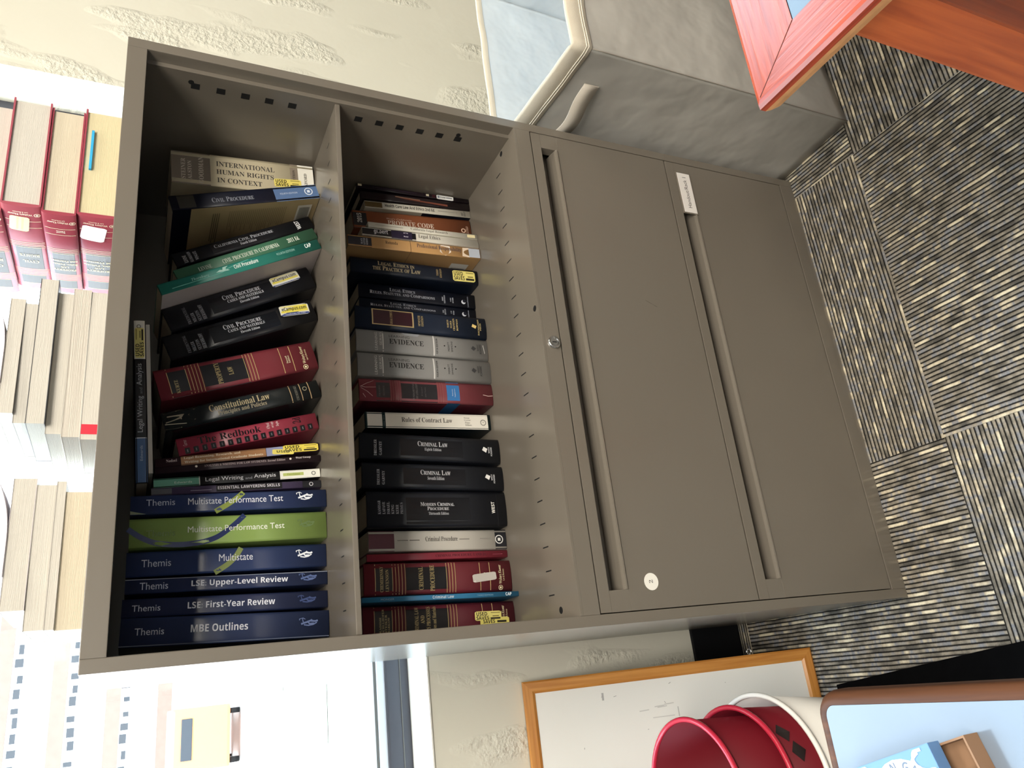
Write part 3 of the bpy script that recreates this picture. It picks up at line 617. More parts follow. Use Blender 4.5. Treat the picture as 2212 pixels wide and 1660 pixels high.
lo('hardback_book', 'navy hardback with a maroon panel framed in cream', (.5596, .2088, .0441, .2574, -.60), base='#152540', ux=(200, 1780), el=[
    ('b', 388, 876, .18, .92, '#d8b878'), ('b', 402, 860, .225, .875, '#3f0f20'), ('v', 'LEGAL ETHICS', 596, 624, .24, .86, '#d8b878', 'S'), ('v', 'SEVENTH', 928, 954, .28, .78, '#cdb270', 'S'), ('v', 'EDITION', 966, 992, .28, .78, '#cdb270', 'S'),
    ('v', 'MARCUS', 1280, 1302, .34, .72, '#cdb270', 'S'), ('v', 'LLOYD', 1318, 1340, .34, .68, '#cdb270', 'S'), ('v', 'CRANSTON', 1354, 1378, .24, .82, '#cdb270', 'S'), ('v', 'BOWMAN', 1396, 1418, .24, .8, '#cdb270', 'S'), ('p', [(1590, .5), (1640, .42), (1655, .56), (1605, .64)], '#e8c46c'), ('v', 'FOUNDATION', 1668, 1688, .12, .9, '#cdb270', 'S'), ('v', 'PRESS', 1694, 1712, .34, .7, '#cdb270', 'S')])
def evid(ed): return [('v', 'LEARNING', 425, 455, .08, .9, '#d8d6d2', 's'), ('v', 'SERIES', 478, 506, .3, .92, '#d8d6d2', 's'), ('b', 514, 524, .04, .96, '#e4e2de'), ('t', 'LEARNING', 590, 832, .70, .82, '#4a4a4c', 's'), ('t', 'EVIDENCE', 590, 998, .40, .64, '#242426', 'S'),
    ('b', 1114, 1130, .04, .96, '#e6e4de'), ('v', ed, 1148, 1170, .12, .84, '#3c3c3c', 'B'), ('o', 1252, .52, .0014, '#26262a'), ('v', 'MERRITT', 1292, 1314, .28, .72, '#3c3c3c', 's'), ('v', 'SIMMONS', 1334, 1354, .26, .76, '#3c3c3c', 's'), ('o', 1388, .52, .0014, '#26262a'),
    ('p', [(1585, .5), (1620, .4), (1650, .52), (1612, .63)], '#38383a'), ('v', 'WEST', 1662, 1682, .4, .72, '#38383a', 'B'), ('v', 'ACADEMIC', 1690, 1716, .26, .74, '#38383a', 'B')]
lo('hardback_book', 'pale grey casebook on evidence lying next to the navy book with the maroon panel', (.5155, .2133, .0437, .2562, -.55), base='#a09f9c', ux=(215, 1800), el=evid('FIFTH EDITION') + [('p', [(740, .97), (960, .97), (930, .84), (780, .86)], '#b9bbc2'), ('l', [(1742, .7), (1755, .3)], .0008, '#e6e4dc')])
lo('hardback_book', 'pale grey casebook on evidence lying next to the red book with a blue stripe', (.4684, .2108, .0447, .2565, -.11), base='#9c9b98', ux=(235, 1830), el=evid('FOURTH EDITION'))
lo('hardback_book', 'red hardback with a bright blue stripe and creases at its head', (.4241, .2127, .0425, .2550, .46), base='#9c424c', left='#5c1f2c', ux=(255, 1865), rough=.25, el=[
    ('b', 445, 603, .02, .98, '#2b292f'), ('b', 735, 1165, .02, .98, '#2b292f'), ('b', 1283, 1440, 0, 1, '#2f78c4'), ('v', 'FUNDAMENTALS', 868, 890, .1, .9, '#6d6a6c', 'S'), ('v', 'OF LITIGATION', 905, 930, .16, .86, '#6d6a6c', 'S'), ('v', 'Cases', 970, 984, .3, .7, '#5d5a5c', 'S'), ('v', 'and Notes', 1010, 1026, .24, .7, '#5d5a5c', 'S'), ('v', 'Statutory', 1345, 1360, .34, .68, '#dbe6f2', 's'), ('v', 'Supplement', 1374, 1390, .3, .7, '#dbe6f2', 's'), ('v', 'MOORE', 470, 490, .2, .7, '#5d5a5c', 'S'), ('v', 'ROWE', 520, 540, .24, .7, '#5d5a5c', 'S')] +
    gold((612, 640, 668, 696, 722, 1175, 1205, 1235), .04, .96, 4, '#a8655a') + [('l', [(265, .62), (320, .58), (440, .60)], .0008, '#d0a2a0'), ('l', [(265, .6), (330, .75), (420, .9)], .0008, '#c99a98'), ('l', [(270, .55), (340, .4), (400, .2)], .0008, '#c99a98'), ('l', [(290, .3), (320, .14)], .0008, '#d0a2a0'), ('l', [(1735, .45), (1800, .4), (1860, .42)], .001, '#d8b0a8')],
   left_el=[('b', 1283, 1440, 0, 1, '#1f5690')])
lo('paperback_book', 'white contract rules paperback with dark green ends', (.3824, .2358, .0307, .2407, .67), hard=False, base='#123339', left='#0b1a22', ux=(320, 1850), el=[
    ('b', 343, 514, .02, .97, '#dcd8cc'), ('b', 552, 1815, .02, .97, '#eae5d6'), ('b', 335, 340, 0, 1, '#4a6a68'), ('v', 'FALL 2012', 528, 540, .15, .8, '#8aa09c', 's'), ('t', 'Rules of Contract Law', 740, 1358, .40, .70, '#4c483f', 'S'), ('t', 'Knapp', 1510, 1580, .68, .80, '#7c766a', 'S'), ('t', 'Crystal', 1510, 1590, .53, .65, '#7c766a', 'S'), ('t', 'Prince', 1518, 1582, .38, .50, '#7c766a', 'S'), ('t', 'Editors', 1520, 1600, .23, .35, '#7c766a', 'S')] + [('r', 1752, .46, .0058, .0012, '#5c5850'), ('sq', 1752, .46, .0012, '#5c5850'), ('b', 1722, 1782, .42, .47, '#eae5d6')])
def crim(ed): return [('b', 725, 1478, .06, .94, '#0a0d17'), ('v', 'DRESSLER', 420, 452, .12, .74, '#b4b7c0', 'S'), ('v', 'GARVEY', 478, 510, .14, .68, '#b4b7c0', 'S'), ('t', '^Criminal Law', 930, 1292, .56, .76, '#dcdde2', 'S'), ('t', ed, 1010, 1212, .36, .50, '#c5c7ce', 'S'), ('p', [(1722, .52), (1772, .42), (1792, .58), (1745, .66)], '#e6e4de'), ('v', 'WEST', 1800, 1818, .40, .66, '#c8c8cc', 'B'), ('v', 'ACADEMIC', 1828, 1848, .28, .66, '#c8c8cc', 'B')]
lo('hardback_book', 'black casebook on criminal law, eighth edition, under the white contract rules paperback', (.3090, .2091, .0463, .2597, -1.75), base='#1e222d', ux=(260, 1950), el=crim('Eighth Edition'))
lo('hardback_book', 'black casebook on criminal law, seventh edition, next to the thickest black casebook', (.2584, .2070, .0445, .2582, -1.51), base='#1e222d', ux=(290, 1990), el=remap(crim('Seventh Edition'), 0, 1) and [(e[0],) + tuple((x + 33 if isinstance(x, (int, float)) and x > 50 else ([(a + 33, b) for a, b in x] if isinstance(x, list) else x)) for x in e[1:]) for e in crim('Seventh Edition')])
lo('hardback_book', 'thickest black casebook, its author names stacked in six lines', (.1954, .2089, .0614, .2524, -.68), base='#1f232d', ux=(345, 2035), el=[('b', 792, 1572, .08, .94, '#0a0d17')] + [('v', s, x, x + 32, .36, w, '#a9acb6', 'S') for s, x, w in (('KAMISAR', 466, .74), ('LAFAVE', 518, .70), ('ISRAEL', 570, .70), ('KING', 620, .62), ('KERR', 672, .62), ('PRIMUS', 724, .68))] +
   [('t', '^Modern Criminal', 965, 1375, .58, .69, '#dcdde2', 'S'), ('t', '^Procedure', 1043, 1305, .46, .56, '#dcdde2', 'S'), ('t', 'Thirteenth Edition', 1055, 1300, .33, .41, '#c5c7ce', 'S'), ('v', 'WEST', 1842, 1884, .36, .70, '#e8e4dc', 'B'), ('b', 1915, 1919, 0, 1, '#14171f')])
lo('paperback_book', 'white paperback on criminal procedure with maroon head and black foot', (.1572, .2233, .0341, .2486, -.94), hard=False, base='#dcd6ca', ux=(365, 2025), el=[
    ('b', 365, 655, 0, 1, '#5f2336'), ('b', 1882, 2025, 0, 1, '#11121a'), ('b', 690, 815, .50, .55, '#8c877e'), ('b', 832, 950, .50, .55, '#8c877e'), ('t', 'Criminal Procedure', 1020, 1408, .46, .70, '#56524c', 'S'), ('b', 1430, 1555, .52, .57, '#8c877e'), ('b', 1688, 1832, .54, .58, '#8c877e')] + logo_seal(1932, .5, .0078, '#d8d6d0'))
lo('paperback_book', 'thin bright red paperback between the white procedure book and a crimson casebook', (.1433, .2252, .0122, .2522, -.53), hard=False, base='#a52b40', ux=(355, 2030), el=[('t', 'CRIMINAL PROCEDURE, 1 AND 2A', 1140, 1760, .3, .72, '#5a1626', 'S'), ('b', 1840, 1965, .4, .55, '#7c1e30')])
lo('hardback_book', 'crimson casebook with a torn grey label remnant on its spine', (.0841, .2183, .0525, .2600, -1.26), base='#842632', ux=(300, 2010), el=casebook(['CHEMERINSKY', 'LEVENSON'], ['CRIMINAL', 'PROCEDURE']) ,
   stickers=[(1530, 1820, .34, .60, '#c2bab0', [('p', [(.0, .1), (.12, .0), (.1, .3)], '#d8d0c8')], -6, 'label_remnant', 'torn grey label remnant')])
lo('paperback_book', 'very thin bright blue paperback standing taller than its neighbours', (.0723, .1976, .0086, .2710, -1.20), hard=False, base='#2a86c0', ux=(290, 2165), el=[('t', 'Criminal Law', 1095, 1350, .22, .84, '#e2eef6', 'B'), ('t', 'CAP', 1995, 2070, .22, .84, '#e2eef6', 'B'), ('t', 'THIRD EDITION', 1635, 1835, .34, .62, '#7fbbe0', 's'), ('t', 'MONGER', 500, 650, .3, .68, '#8fc0de', 's')])
lo('hardback_book', 'crimson casebook with two yellow price stickers, at the left end of the lower shelf', (.0200, .2216, .0477, .2641, -1.58), base='#7a2334', ux=(300, 2010), el=casebook(['KADISH', 'SCHULHOFER', 'STEIKER', 'BARKOW'], ['CRIMINAL LAW', 'AND', 'ITS PROCESSES', 'Cases and Materials']),
   stickers=[(1590, 1935, .18, .46, '#e8d860', [('t', 'SAVES', .1, .5, .3, .75, '#191508', 'B'), ('b', .58, .9, .35, .6, '#2a2412')], 0), (1530, 1845, .36, .68, '#efe070', USED, 0)])

# books laid flat across the tops of the leaning ones
def lying(X0, Y, Z, t, L, tilt=0.0, **k):
    """spine to the front; its head end is the left end"""
    M = Matrix.Translation((X0, Y, Z)) @ Matrix.Rotation(R(-tilt), 4, 'Y') @ Matrix(((0, 0, -1, 0), (0, 1, 0, 0), (1, 0, 0, 0), (0, 0, 0, 1))) @ Matrix.Translation((0, 0, -L))
    return make_book(mat=M, t=t, h=L, **k)
# ---------------------------------------------------------------- books piled on top of the cabinet
lying(.2725, .2, 1.2768, .0155, .263, 3.7, name='paperback_book', label='slim blue and black paperback lying flat on the tops of the leaning books', D=.17, hard=False, base='#191b22', group='books lying flat across the leaning row', ux=(1520, 60), el=[
    ('b', 1520, 1142, 0, 1, '#3f679b'), ('b', 1142, 1134, 0, 1, '#c9ced4'), ('t', 'Edwards', 1335, 1205, .38, .62, '#a9bdd6', 's'), ('t', 'Legal Writing', 1088, 765, .2, .8, '#b6b9be', 's'), ('t', 'and', 745, 690, .32, .6, '#767a80', 's'), ('t', 'Analysis', 668, 468, .2, .84, '#b6b9be', 's'), ('b', 424, 60, 0, 1, '#e2dfce'), ('r', 115, .55, .0032, .0012, '#77746a')],
    stickers=[(415, 130, .05, .95, '#ddd06a', USED, 0)])
M = Matrix.Translation((.287, .372, 1.2697)) @ Matrix.Rotation(R(-3.7), 4, 'Y') @ Matrix(((0, 0, 1, 0), (0, -1, 0, 0), (1, 0, 0, 0), (0, 0, 0, 1)))
make_book('paperback_book', 'thin dark paperback lying with its pages outwards under the flat blue and black one', M, .0072, .245, D=.168, hard=False, base='#1b1c22', group='books lying flat across the leaning row', pages=M_PAGE2)

# ---------------------------------------------------------------- books piled on top of the cabinet
GR, GM_, GLF = 'crimson casebooks piled on the cabinet top', 'grey-edged books in the middle pile on the cabinet', 'grey-edged books in the left pile on the cabinet'
def red_pile(X0, Y0, Z, t, L, D, yaw=0, **k):
    M = Matrix.Translation((X0, Y0, Z)) @ Matrix.Rotation(R(yaw), 4, 'Z') @ Matrix(((0, 1, 0, 0), (0, 0, 1, 0), (1, 0, 0, 0), (0, 0, 0, 1)))
    return make_book('hardback_book', mat=M, t=t, h=L, D=D, hard=True, group=GR, ux=(300, 2010), **k)
def blue_tab(root, t, h, D):
    bm = bmesh.new(); box(bm, .040, .0435, .084, .155, -.0015, .02, 0); sub(bm, 'sticky_tab', pm('blue_sticky_note', '#2fa4d8', .6), root, 'blue sticky note marking a page')
T0 = CH + .0002
red_pile(.6505, .10, T0, .0535, .245, .195, 0, label='crimson casebook with a blue sticky note in its pages, bottom of the cabinet-top pile', base='#a83a4c', pages=M_PAGE3, el=casebook([], ['PROPERTY', 'LAW', 'Rules, Policies', 'and Practices']), extra=blue_tab, stickers=[(1540, 1830, .3, .92, '#e9e2d0', [], 8, 'blank_label', 'blank cream label')])
red_pile(.6465, .10, T0 + .0540, .0445, .245, .190, 0, label='crimson casebook in the middle of the cabinet-top pile, its pages cream', base='#a83a4c', pages=M_PAGE, el=casebook([], ['PROPERTY', 'LAW', 'Rules, Policies', 'and Practices']))
red_pile(.6520, .098, T0 + .0990, .0500, .25, .190, 0, label='crimson casebook with grey pages and a yellow spine sticker, high on the cabinet-top pile', base='#b04a5a', pages=M_PAGE2, el=casebook([], ['CIVIL', 'RIGHTS']), stickers=[(1560, 1830, .36, .86, '#eccb50', [('b', .1, .9, .3, .4, '#b08a2a'), ('b', .1, .9, .55, .65, '#b08a2a')], 6)])
red_pile(.648, .115, T0 + .1495, .050, .25, .190, 0, label='topmost crimson casebook of the cabinet-top pile, cut by the picture edge', base='#b04a5a', pages=M_PAGE2, el=casebook([], ['CIVIL', 'RIGHTS']))
def fore(name, label, X0, Yf, Z, t, L, D, yaw, group, pages=M_PAGE2, base='#c9c2b4', hard=False, extra=None):
    M = Matrix.Translation((X0, Yf, Z)) @ Matrix.Rotation(R(yaw), 4, 'Z') @ Matrix.Translation((0, D, 0)) @ Matrix(((0, 0, 1, 0), (0, -1, 0, 0), (1, 0, 0, 0), (0, 0, 0, 1)))
    return make_book(name, label, M, t, L, D=D, hard=hard, base=base, group=group, pages=pages, extra=extra)
def red_tape(root, t, h, D):
    bm = bmesh.new(); box(bm, .001, t - .001, D - .02, D + .0004, .008, .022); sub(bm, 'bookmark_tape', pm('red_tape', '#d8283c', .5), root, 'red tape marker on the page edge')
M_SECT = pm('sewn_page_edges', '#c2bbb0', .9, .30, 9, stretch=(110, .6, .6), bump=.5)
fore('paperback_book', 'pale book with a red tape marker, bottom of the middle pile on the cabinet', .309, .115, T0, .0255, .226, .17, .5, GM_, base='#b9b6b0', extra=red_tape)
fore('paperback_book', 'pale book with ridged page edges, second from the bottom of the middle pile', .313, .118, T0 + .0258, .0222, .224, .17, -.6, GM_, pages=M_SECT, base='#d8d2c6')
fore('paperback_book', 'grey-edged book third from the bottom of the middle pile, under the longest one', .318, .122, T0 + .0483, .0190, .215, .168, .8, GM_, base='#a9a59c')
fore('paperback_book', 'longest grey-edged book of the middle pile, sticking out to the right', .329, .112, T0 + .0676, .0225, .220, .17, 1.2, GM_, base='#42464e')
fore('paperback_book', 'grey book just under the top one of the middle pile', .333, .124, T0 + .0904, .0155, .178, .165, -.5, GM_, base='#a29c96')
def curl(root, t, h, D):
    bm = bmesh.new(); n = 16; rows = []
    for i in range(n + 1):
        a = i / n; z = h * (.25 + .77 * a); lift = .019 * max(0, (a - .35) / .65) ** 2.2
        rows.append([[bm.verts.new((t + .0004 + lift + o, y, z)) for o in (0, .0006)] for y in (.004, D + .002)])
    for r_, q in zip(rows, rows[1:]):
        for o in (0, 1): bm.faces.new((r_[0][o], r_[1][o], q[1][o], q[0][o])).smooth = True
        for e in (0, 1): bm.faces.new((r_[e][0], r_[e][1], q[e][1], q[e][0]))
    bm.faces.new((rows[-1][0][0], rows[-1][1][0], rows[-1][1][1], rows[-1][0][1]))
    sub(bm, 'curled_cover', pm('pale_cover', '#d9d2d6', .5), root, 'front cover curling up at one end')
fore('paperback_book', 'top book of the middle pile with its cover curling up', .345, .119, T0 + .1063, .0180, .172, .165, 1.0, GM_, base='#b8b2a8', extra=curl)
fore('paperback_book', 'cream-edged book at the bottom of the left pile on the cabinet', .061, .115, T0, .0350, .176, .17, 0, GLF, pages=M_PAGE, base='#d5cdb8')
fore('paperback_book', 'thin pale book second from the bottom of the left pile', .062, .112, T0 + .0353, .0110, .189, .17, .4, GLF, base='#c6c0b8')
fore('paperback_book', 'grey book third from the bottom of the left pile', .063, .118, T0 + .0466, .0222, .184, .17, -.4, GLF, base='#a8a298')
fore('paperback_book', 'top book of the left pile with a curling cover and parted pages', .088, .116, T0 + .0691, .0265, .168, .168, .6, GLF, base='#c8c0c4', extra=curl)

# ---------------------------------------------------------------- grey fabric storage bin beside the cabinet
from mathutils import noise
bin_ = thing('storage_bin', 'grey fabric storage bin with a stitched rim, standing right of the cabinet', 'bin', (1.15, 0, 0))
BOT = [(.941, -.176), (1.395, -.142), (1.395, .165), (.918, .140)]; TOP = [(.943, -.178), (1.405, -.182), (1.40, .150), (.966, .148)]
def wall_point(s, t, off=0.0, seed=0.0):
    """s runs 0..4 round the corners (front, right, back, left), t from the floor up"""
    i = int(s) % 4; f = s - int(s); j = (i + 1) % 4
    b = Vector(BOT[i]).lerp(Vector(BOT[j]), f); u = Vector(TOP[i]).lerp(Vector(TOP[j]), f); p = b.lerp(u, t)
    d = (Vector(TOP[j]) - Vector(TOP[i])).normalized(); nn = Vector((d.y, -d.x))
    amp = (.016, .012, .008, .002)[i] * math.sin(math.pi * f) * math.sin(math.pi * min(1, t * 1.02)) ** .8
    wr = .0065 * noise.noise(Vector((p.x * 9 + seed, p.y * 9 + t * 2, t * 5))) + .0026 * noise.noise(Vector((p.x * 24, p.y * 24 + 3 * t, t * 13 + seed))) + .002 * abs(noise.noise(Vector((p.x * 11 + t * 9, p.y * 11 - t * 6, 3.1))))
    fade = min(1, 8 * f, 8 * (1 - f)) * min(1, t * 10)
    if i == 3: wr *= .5
    p = p + nn * (amp + wr * fade + off)
    return Vector((p.x, p.y, t * .657))
M_FAB = pm('grey_canvas', '#adaaa3', .7, .04, 14, bump=.7, bscale=8, bdist=.014)
M_FABL = pm('white_lining', '#cfd6da', .8, .03, 8, bump=.6, bscale=9, bdist=.02)
M_RIM = pm('beige_binding', '#cdc4b2', .85, .04, 20, bump=.2, bscale=600)
def wall_mesh(off, t0, t1, nt, mat, name, ns=40):
    bm = bmesh.new(); G = [[bm.verts.new(wall_point(s / ns, t0 + (t1 - t0) * k / nt, off)) for k in range(nt + 1)] for s in range(4 * ns)]
    m = len(G)
    for i in range(m):
        a, b = G[i], G[(i + 1) % m]
        for k in range(nt): bm.faces.new((a[k], b[k], b[k + 1], a[k + 1])).smooth = True
    return bm, G
bm, G = wall_mesh(0, .0, .945, 26, M_FAB, 'outer_fabric')
bm.faces.new([g[0] for g in G][::-1])
part(bm, 'outer_fabric', M_FAB, bin_)
bm, G = wall_mesh(-.004, .02, .995, 20, M_FABL, 'lining'); bm.faces.new([g[0] for g in G]); part(bm, 'lining', M_FABL, bin_, 'pale inner lining')
bm = bmesh.new(); ns = 28; pr = [(.0005, .940), (.003, .943), (.003, .998), (.0, 1.004), (-.0045, 1.002), (-.0055, .992), (-.0050, .984)]
G = [[bm.verts.new(wall_point(s / ns, t, o)) for o, t in pr] for s in range(4 * ns)]
for i in range(len(G)):
    a, b = G[i], G[(i + 1) % len(G)]
    for k in range(len(pr) - 1): bm.faces.new((a[k], b[k], b[k + 1], a[k + 1])).smooth = True
rim = part(bm, 'rim_binding', M_RIM, bin_, 'beige stitched rim band')
bm = bmesh.new()
for t in (.953, .960): tube(bm, [wall_point(s / 28, t, .0034) for s in range(4 * 28)], .0007, 5, closed=True)
o = finish(bm, 'stitching', pm('pale_thread', '#efe9da', .8), rim)
for c in range(4):
  bm = bmesh.new(); tube(bm, [wall_point(c + .0005, k / 24 * .94, .0006) for k in range(25)], .0011, 6)
  part(bm, 'corner_seam', pm('dark_canvas_seam', '#8d867c', .85), bin_)
bm = bmesh.new(); n = 18; rows = []
for i in range(n + 1):                 # carrying strap on the side facing the cabinet
    a = i / n; y = -.100 + .19 * a; z = .573 - .004 * a + .004 * math.sin(a * 9)
    f = (y - TOP[0][1]) / (TOP[3][1] - TOP[0][1]); base = wall_point(4 - f - 1e-4, .87)
    bow = .013 * math.sin(math.pi * a) ** .8 + .002
    rows.append([[bm.verts.new((base.x - bow - th, y, z + dz)) for th in (0, .0018)] for dz in (-.0155, .0155)])
for r_, q in zip(rows, rows[1:]):
    for o in (0, 1): bm.faces.new((r_[0][o], r_[1][o], q[1][o], q[0][o])).smooth = True
    for e in (0, 1): bm.faces.new((r_[e][0], r_[e][1], q[e][1], q[e][0]))
for r_ in (rows[0], rows[-1]): bm.faces.new((r_[0][0], r_[1][0], r_[1][1], r_[0][1]))
part(bm, 'carry_strap', pm('pale_webbing', '#bdb5a8', .85, .05, 40, bump=.3, bscale=900), bin_)

# ---------------------------------------------------------------- mahogany table at the right
def wood(name, c1, c2, axis, rough=.3, scale=26, coat=.3):
    m = bpy.data.materials.new(name); m.use_nodes = True; n = m.node_tree.nodes; l = m.node_tree.links; b = n['Principled BSDF']
    b.inputs['Roughness'].default_value = rough; b.inputs['Coat Weight'].default_value = coat; b.inputs['Coat Roughness'].default_value = .18
    t = n.new('ShaderNodeTexCoord'); mp = n.new('ShaderNodeMapping'); st = [1.0, 1.0, 1.0]; st['xyz'.index(axis)] = .05; mp.inputs['Scale'].default_value = st
    l.new(t.outputs['Object'], mp.inputs[0]); nz = n.new('ShaderNodeTexNoise'); nz.inputs['Scale'].default_value = scale * 6; nz.inputs['Detail'].default_value = 5; nz.inputs['Distortion'].default_value = .4
    l.new(mp.outputs[0], nz.inputs['Vector']); cr = n.new('ShaderNodeValToRGB'); cr.color_ramp.elements[0].position = .35; cr.color_ramp.elements[1].position = .7
    cr.color_ramp.elements[0].color = rgb(c1); cr.color_ramp.elements[1].color = rgb(c2); l.new(nz.outputs['Fac'], cr.inputs[0]); l.new(cr.outputs[0], b.inputs['Base Color'])
    bp = n.new('ShaderNodeBump'); bp.inputs['Strength'].default_value = .25; bp.inputs['Distance'].default_value = .002; l.new(nz.outputs['Fac'], bp.inputs['Height']); l.new(bp.outputs[0], b.inputs['Normal'])
    return m
M_MX = wood('mahogany_grain_along', '#7c2f1f', '#a8452b', 'x', .26, 26, .12); M_MY = wood('mahogany_grain_across', '#7c2f1f', '#a8452b', 'y', .26, 26, .12); M_MZ = wood('mahogany_grain_upright', '#9a4422', '#b95a2c', 'z', .35, 16, .15)
M_WORN = pm('worn_wood_edge', '#c98a55', .5, .3, 60)
tab = thing('side_table', 'mahogany table with a mitred frame around a pale inset top, right of the cabinet', 'table', (.85, -.95, 0))
TX0, TX1, TY0, TY1 = .456, 1.25, -1.35, -.576; TZ0, TZ1 = .712, .74; IW, IV = .052, .068
bm = bmesh.new()
o = [(TX0, TY1), (TX1, TY1), (TX1, TY0), (TX0, TY0)]; i_ = [(TX0 + IW, TY1 - IV), (TX1 - IW, TY1 - IV), (TX1 - IW, TY0 + IV), (TX0 + IW, TY0 + IV)]
def ins(p, d): return (p[0] + (d if p[0] == TX0 else -d), p[1] + (d if p[1] == TY0 else -d))
pr = [(.006, TZ1), (.0025, TZ1 - .0012), (.0, TZ1 - .005), (.0, TZ1 - .012), (.002, TZ1 - .019), (.006, TZ0)]
for k in range(4):
    j = (k + 1) % 4; g = .0003
    mi = 0 if k in (0, 2) else 1
    f = bm.faces.new([bm.verts.new((*p, TZ1)) for p in (ins(o[k], .006), ins(o[j], .006), i_[j], i_[k])]); f.material_index = mi
    for (d0, z0), (d1, z1) in zip(pr, pr[1:]):
        f = bm.faces.new([bm.verts.new(q) for q in ((*ins(o[k], d0), z0), (*ins(o[j], d0), z0), (*ins(o[j], d1), z1), (*ins(o[k], d1), z1))]); f.material_index = 2 if z1 < TZ1 - .015 else mi
bm.faces.new([bm.verts.new((*ins(p, .006), TZ0)) for p in o])
bmesh.ops.remove_doubles(bm, verts=bm.verts, dist=.00001)
part(bm, 'table_top_frame', [M_MX, M_MY, M_WORN], tab, 'reddish mahogany frame with worn edges')
bm = bmesh.new(); box(bm, i_[0][0] + .0003, i_[1][0] - .0003, i_[2][1] + .0003, i_[0][1] - .0003, TZ0 + .002, TZ1 - .0008)
part(bm, 'inset_panel', pm('pale_laminate', '#4c5f70', .12, .04, 12, spec=.4), tab, 'glossy pale inset panel')
e = .0003
for k in range(4):
  bm = bmesh.new(); tube(bm, [(*ins(o[k], .008), TZ1 + e - .0003), (*i_[k], TZ1 + e - .0003)], .0006, 4)
  part(bm, 'mitre_joint', pm('dark_joint', '#4c1a10', .6), tab)
for lx, ly in ((.48, -.7272), (1.16, -.7272), (.48, -1.29), (1.16, -1.29)):
    bm = bmesh.new(); box(bm, lx, lx + .062, ly, ly + .0585, 0, TZ0 - .0005, 0, .004); part(bm, 'leg', M_MZ, tab)

# ---------------------------------------------------------------- desk at the left, with a card game on it
desk = thing('desk', 'pale laminate desk with a brown wooden edge in front of the leaning whiteboard', 'desk', (-.55, -.8, 0))
DX0, DX1, DY0, DY1, DZ = -1.05, -.0975, -1.2, -.4645, .74
def rrect(x0, x1, y0, y1, r, n=8):
    pts = []
    for cx, cy, a0 in ((x1 - r, y1 - r, 0), (x0 + r, y1 - r, 90), (x0 + r, y0 + r, 180), (x1 - r, y0 + r, 270)):
        for k in range(n + 1): a = R(a0 + 90 * k / n); pts.append((cx + r * math.cos(a), cy + r * math.sin(a)))
    return pts
bm = bmesh.new(); prism(bm, rrect(DX0 + .0122, DX1 - .0122, DY0 + .0122, DY1 - .0122, .010), DZ - .028, DZ)
part(bm, 'laminate_top', pm('pale_grey_laminate', '#6f7a88', .14, .10, 9, bump=.05, bscale=40, spec=.38), desk, 'glossy pale laminate surface')
bm = bmesh.new(); pr = [(.0120, DZ), (.0085, DZ + .0003), (.004, DZ - .0012), (.0012, DZ - .005), (.0, DZ - .010), (.0, DZ - .024), (.003, DZ - .029), (.012, DZ - .0292), (.0120, DZ)]
rings = []
for d, z in pr: rings.append([bm.verts.new((*p, z)) for p in rrect(DX0 + d, DX1 - d, DY0 + d, DY1 - d, .022 - d)])
for a, b in zip(rings, rings[1:]):
    for k in range(len(a)):
        f = bm.faces.new((a[k], a[(k + 1) % len(a)], b[(k + 1) % len(a)], b[k])); f.smooth = True
M_EDGE = wood('brown_edge_wood', '#3a2012', '#5c3820', 'y', .5, 14, 0); M_EDGE.node_tree.nodes['Principled BSDF'].inputs['Specular IOR Level'].default_value = .15
part(bm, 'wooden_edge', M_EDGE, desk, 'rounded brown wooden edge band')
for lx, ly in ((-.19, -.54), (-1.0, -.54), (-.19, -1.14), (-1.0, -1.14)):
    bm = bmesh.new(); box(bm, lx, lx + .04, ly, ly + .04, 0, DZ - .0295, 0, .003); part(bm, 'leg', pm('black_steel', '#0c0c0e', .4), desk)
mat_ = bmesh.new(); prism(mat_, [(-.142, .2175), (-.0625, -.44), (-.74, -.44), (-.74, .2175)], .0002, .004)
tag(finish(mat_, 'floor_mat', pm('black_mat', '#020203', .95, .2, 50, spec=.05)), 'flat black mat on the carpet between the desk and the whiteboard', 'mat')
# card game: blue lid shifted on its brown tray
GM = Matrix.Translation((-.1336, -.5944, DZ + .0004)) @ Matrix(((.26, .9656, 0, 0), (-.9656, .26, 0, 0), (0, 0, 1, 0), (0, 0, 0, 1)))
game = thing('game_box', 'small blue card-game box with a white oval, half open on the pale desk', 'box', mat=GM)
bm = bmesh.new(); box(bm, -.112, 0, -.16, 0, .0155, .0275, 0, .0006); sl = Slots(); sl(pm('blue_print', '#5f83b0', .45, spec=.25))
el = [('o', .67, .781, .0320, '#e6f0f8')]
cx, cy = .67, .781
draw(bm, el, lambda a, b, k: (-.112 + a * .112, -.16 + b * .16, .0276 + .00005 * k), .112, .16, sl, [0])
for ch, an in zip('ON GAMES', (-20, -4, 8, 20, 37, 56, 74, 90)):
    if ch == ' ': continue
    vs, fs = text_polys(ch, 'B'); w = .0052 if ch not in 'M' else .0066; hh = .0070
    V = []
    for x, y in vs:
        px, py = (x - .5) * w, .0232 + y * hh; a = R(an)
        V.append(bm.verts.new((-.112 + cx * .112 + px * math.cos(a) + py * math.sin(a), -.16 + cy * .16 - px * math.sin(a) + py * math.cos(a), .02775)))
    mi = sl(ink('#46566e'))
    for q in fs: bm.faces.new([V[i] for i in q]).material_index = mi
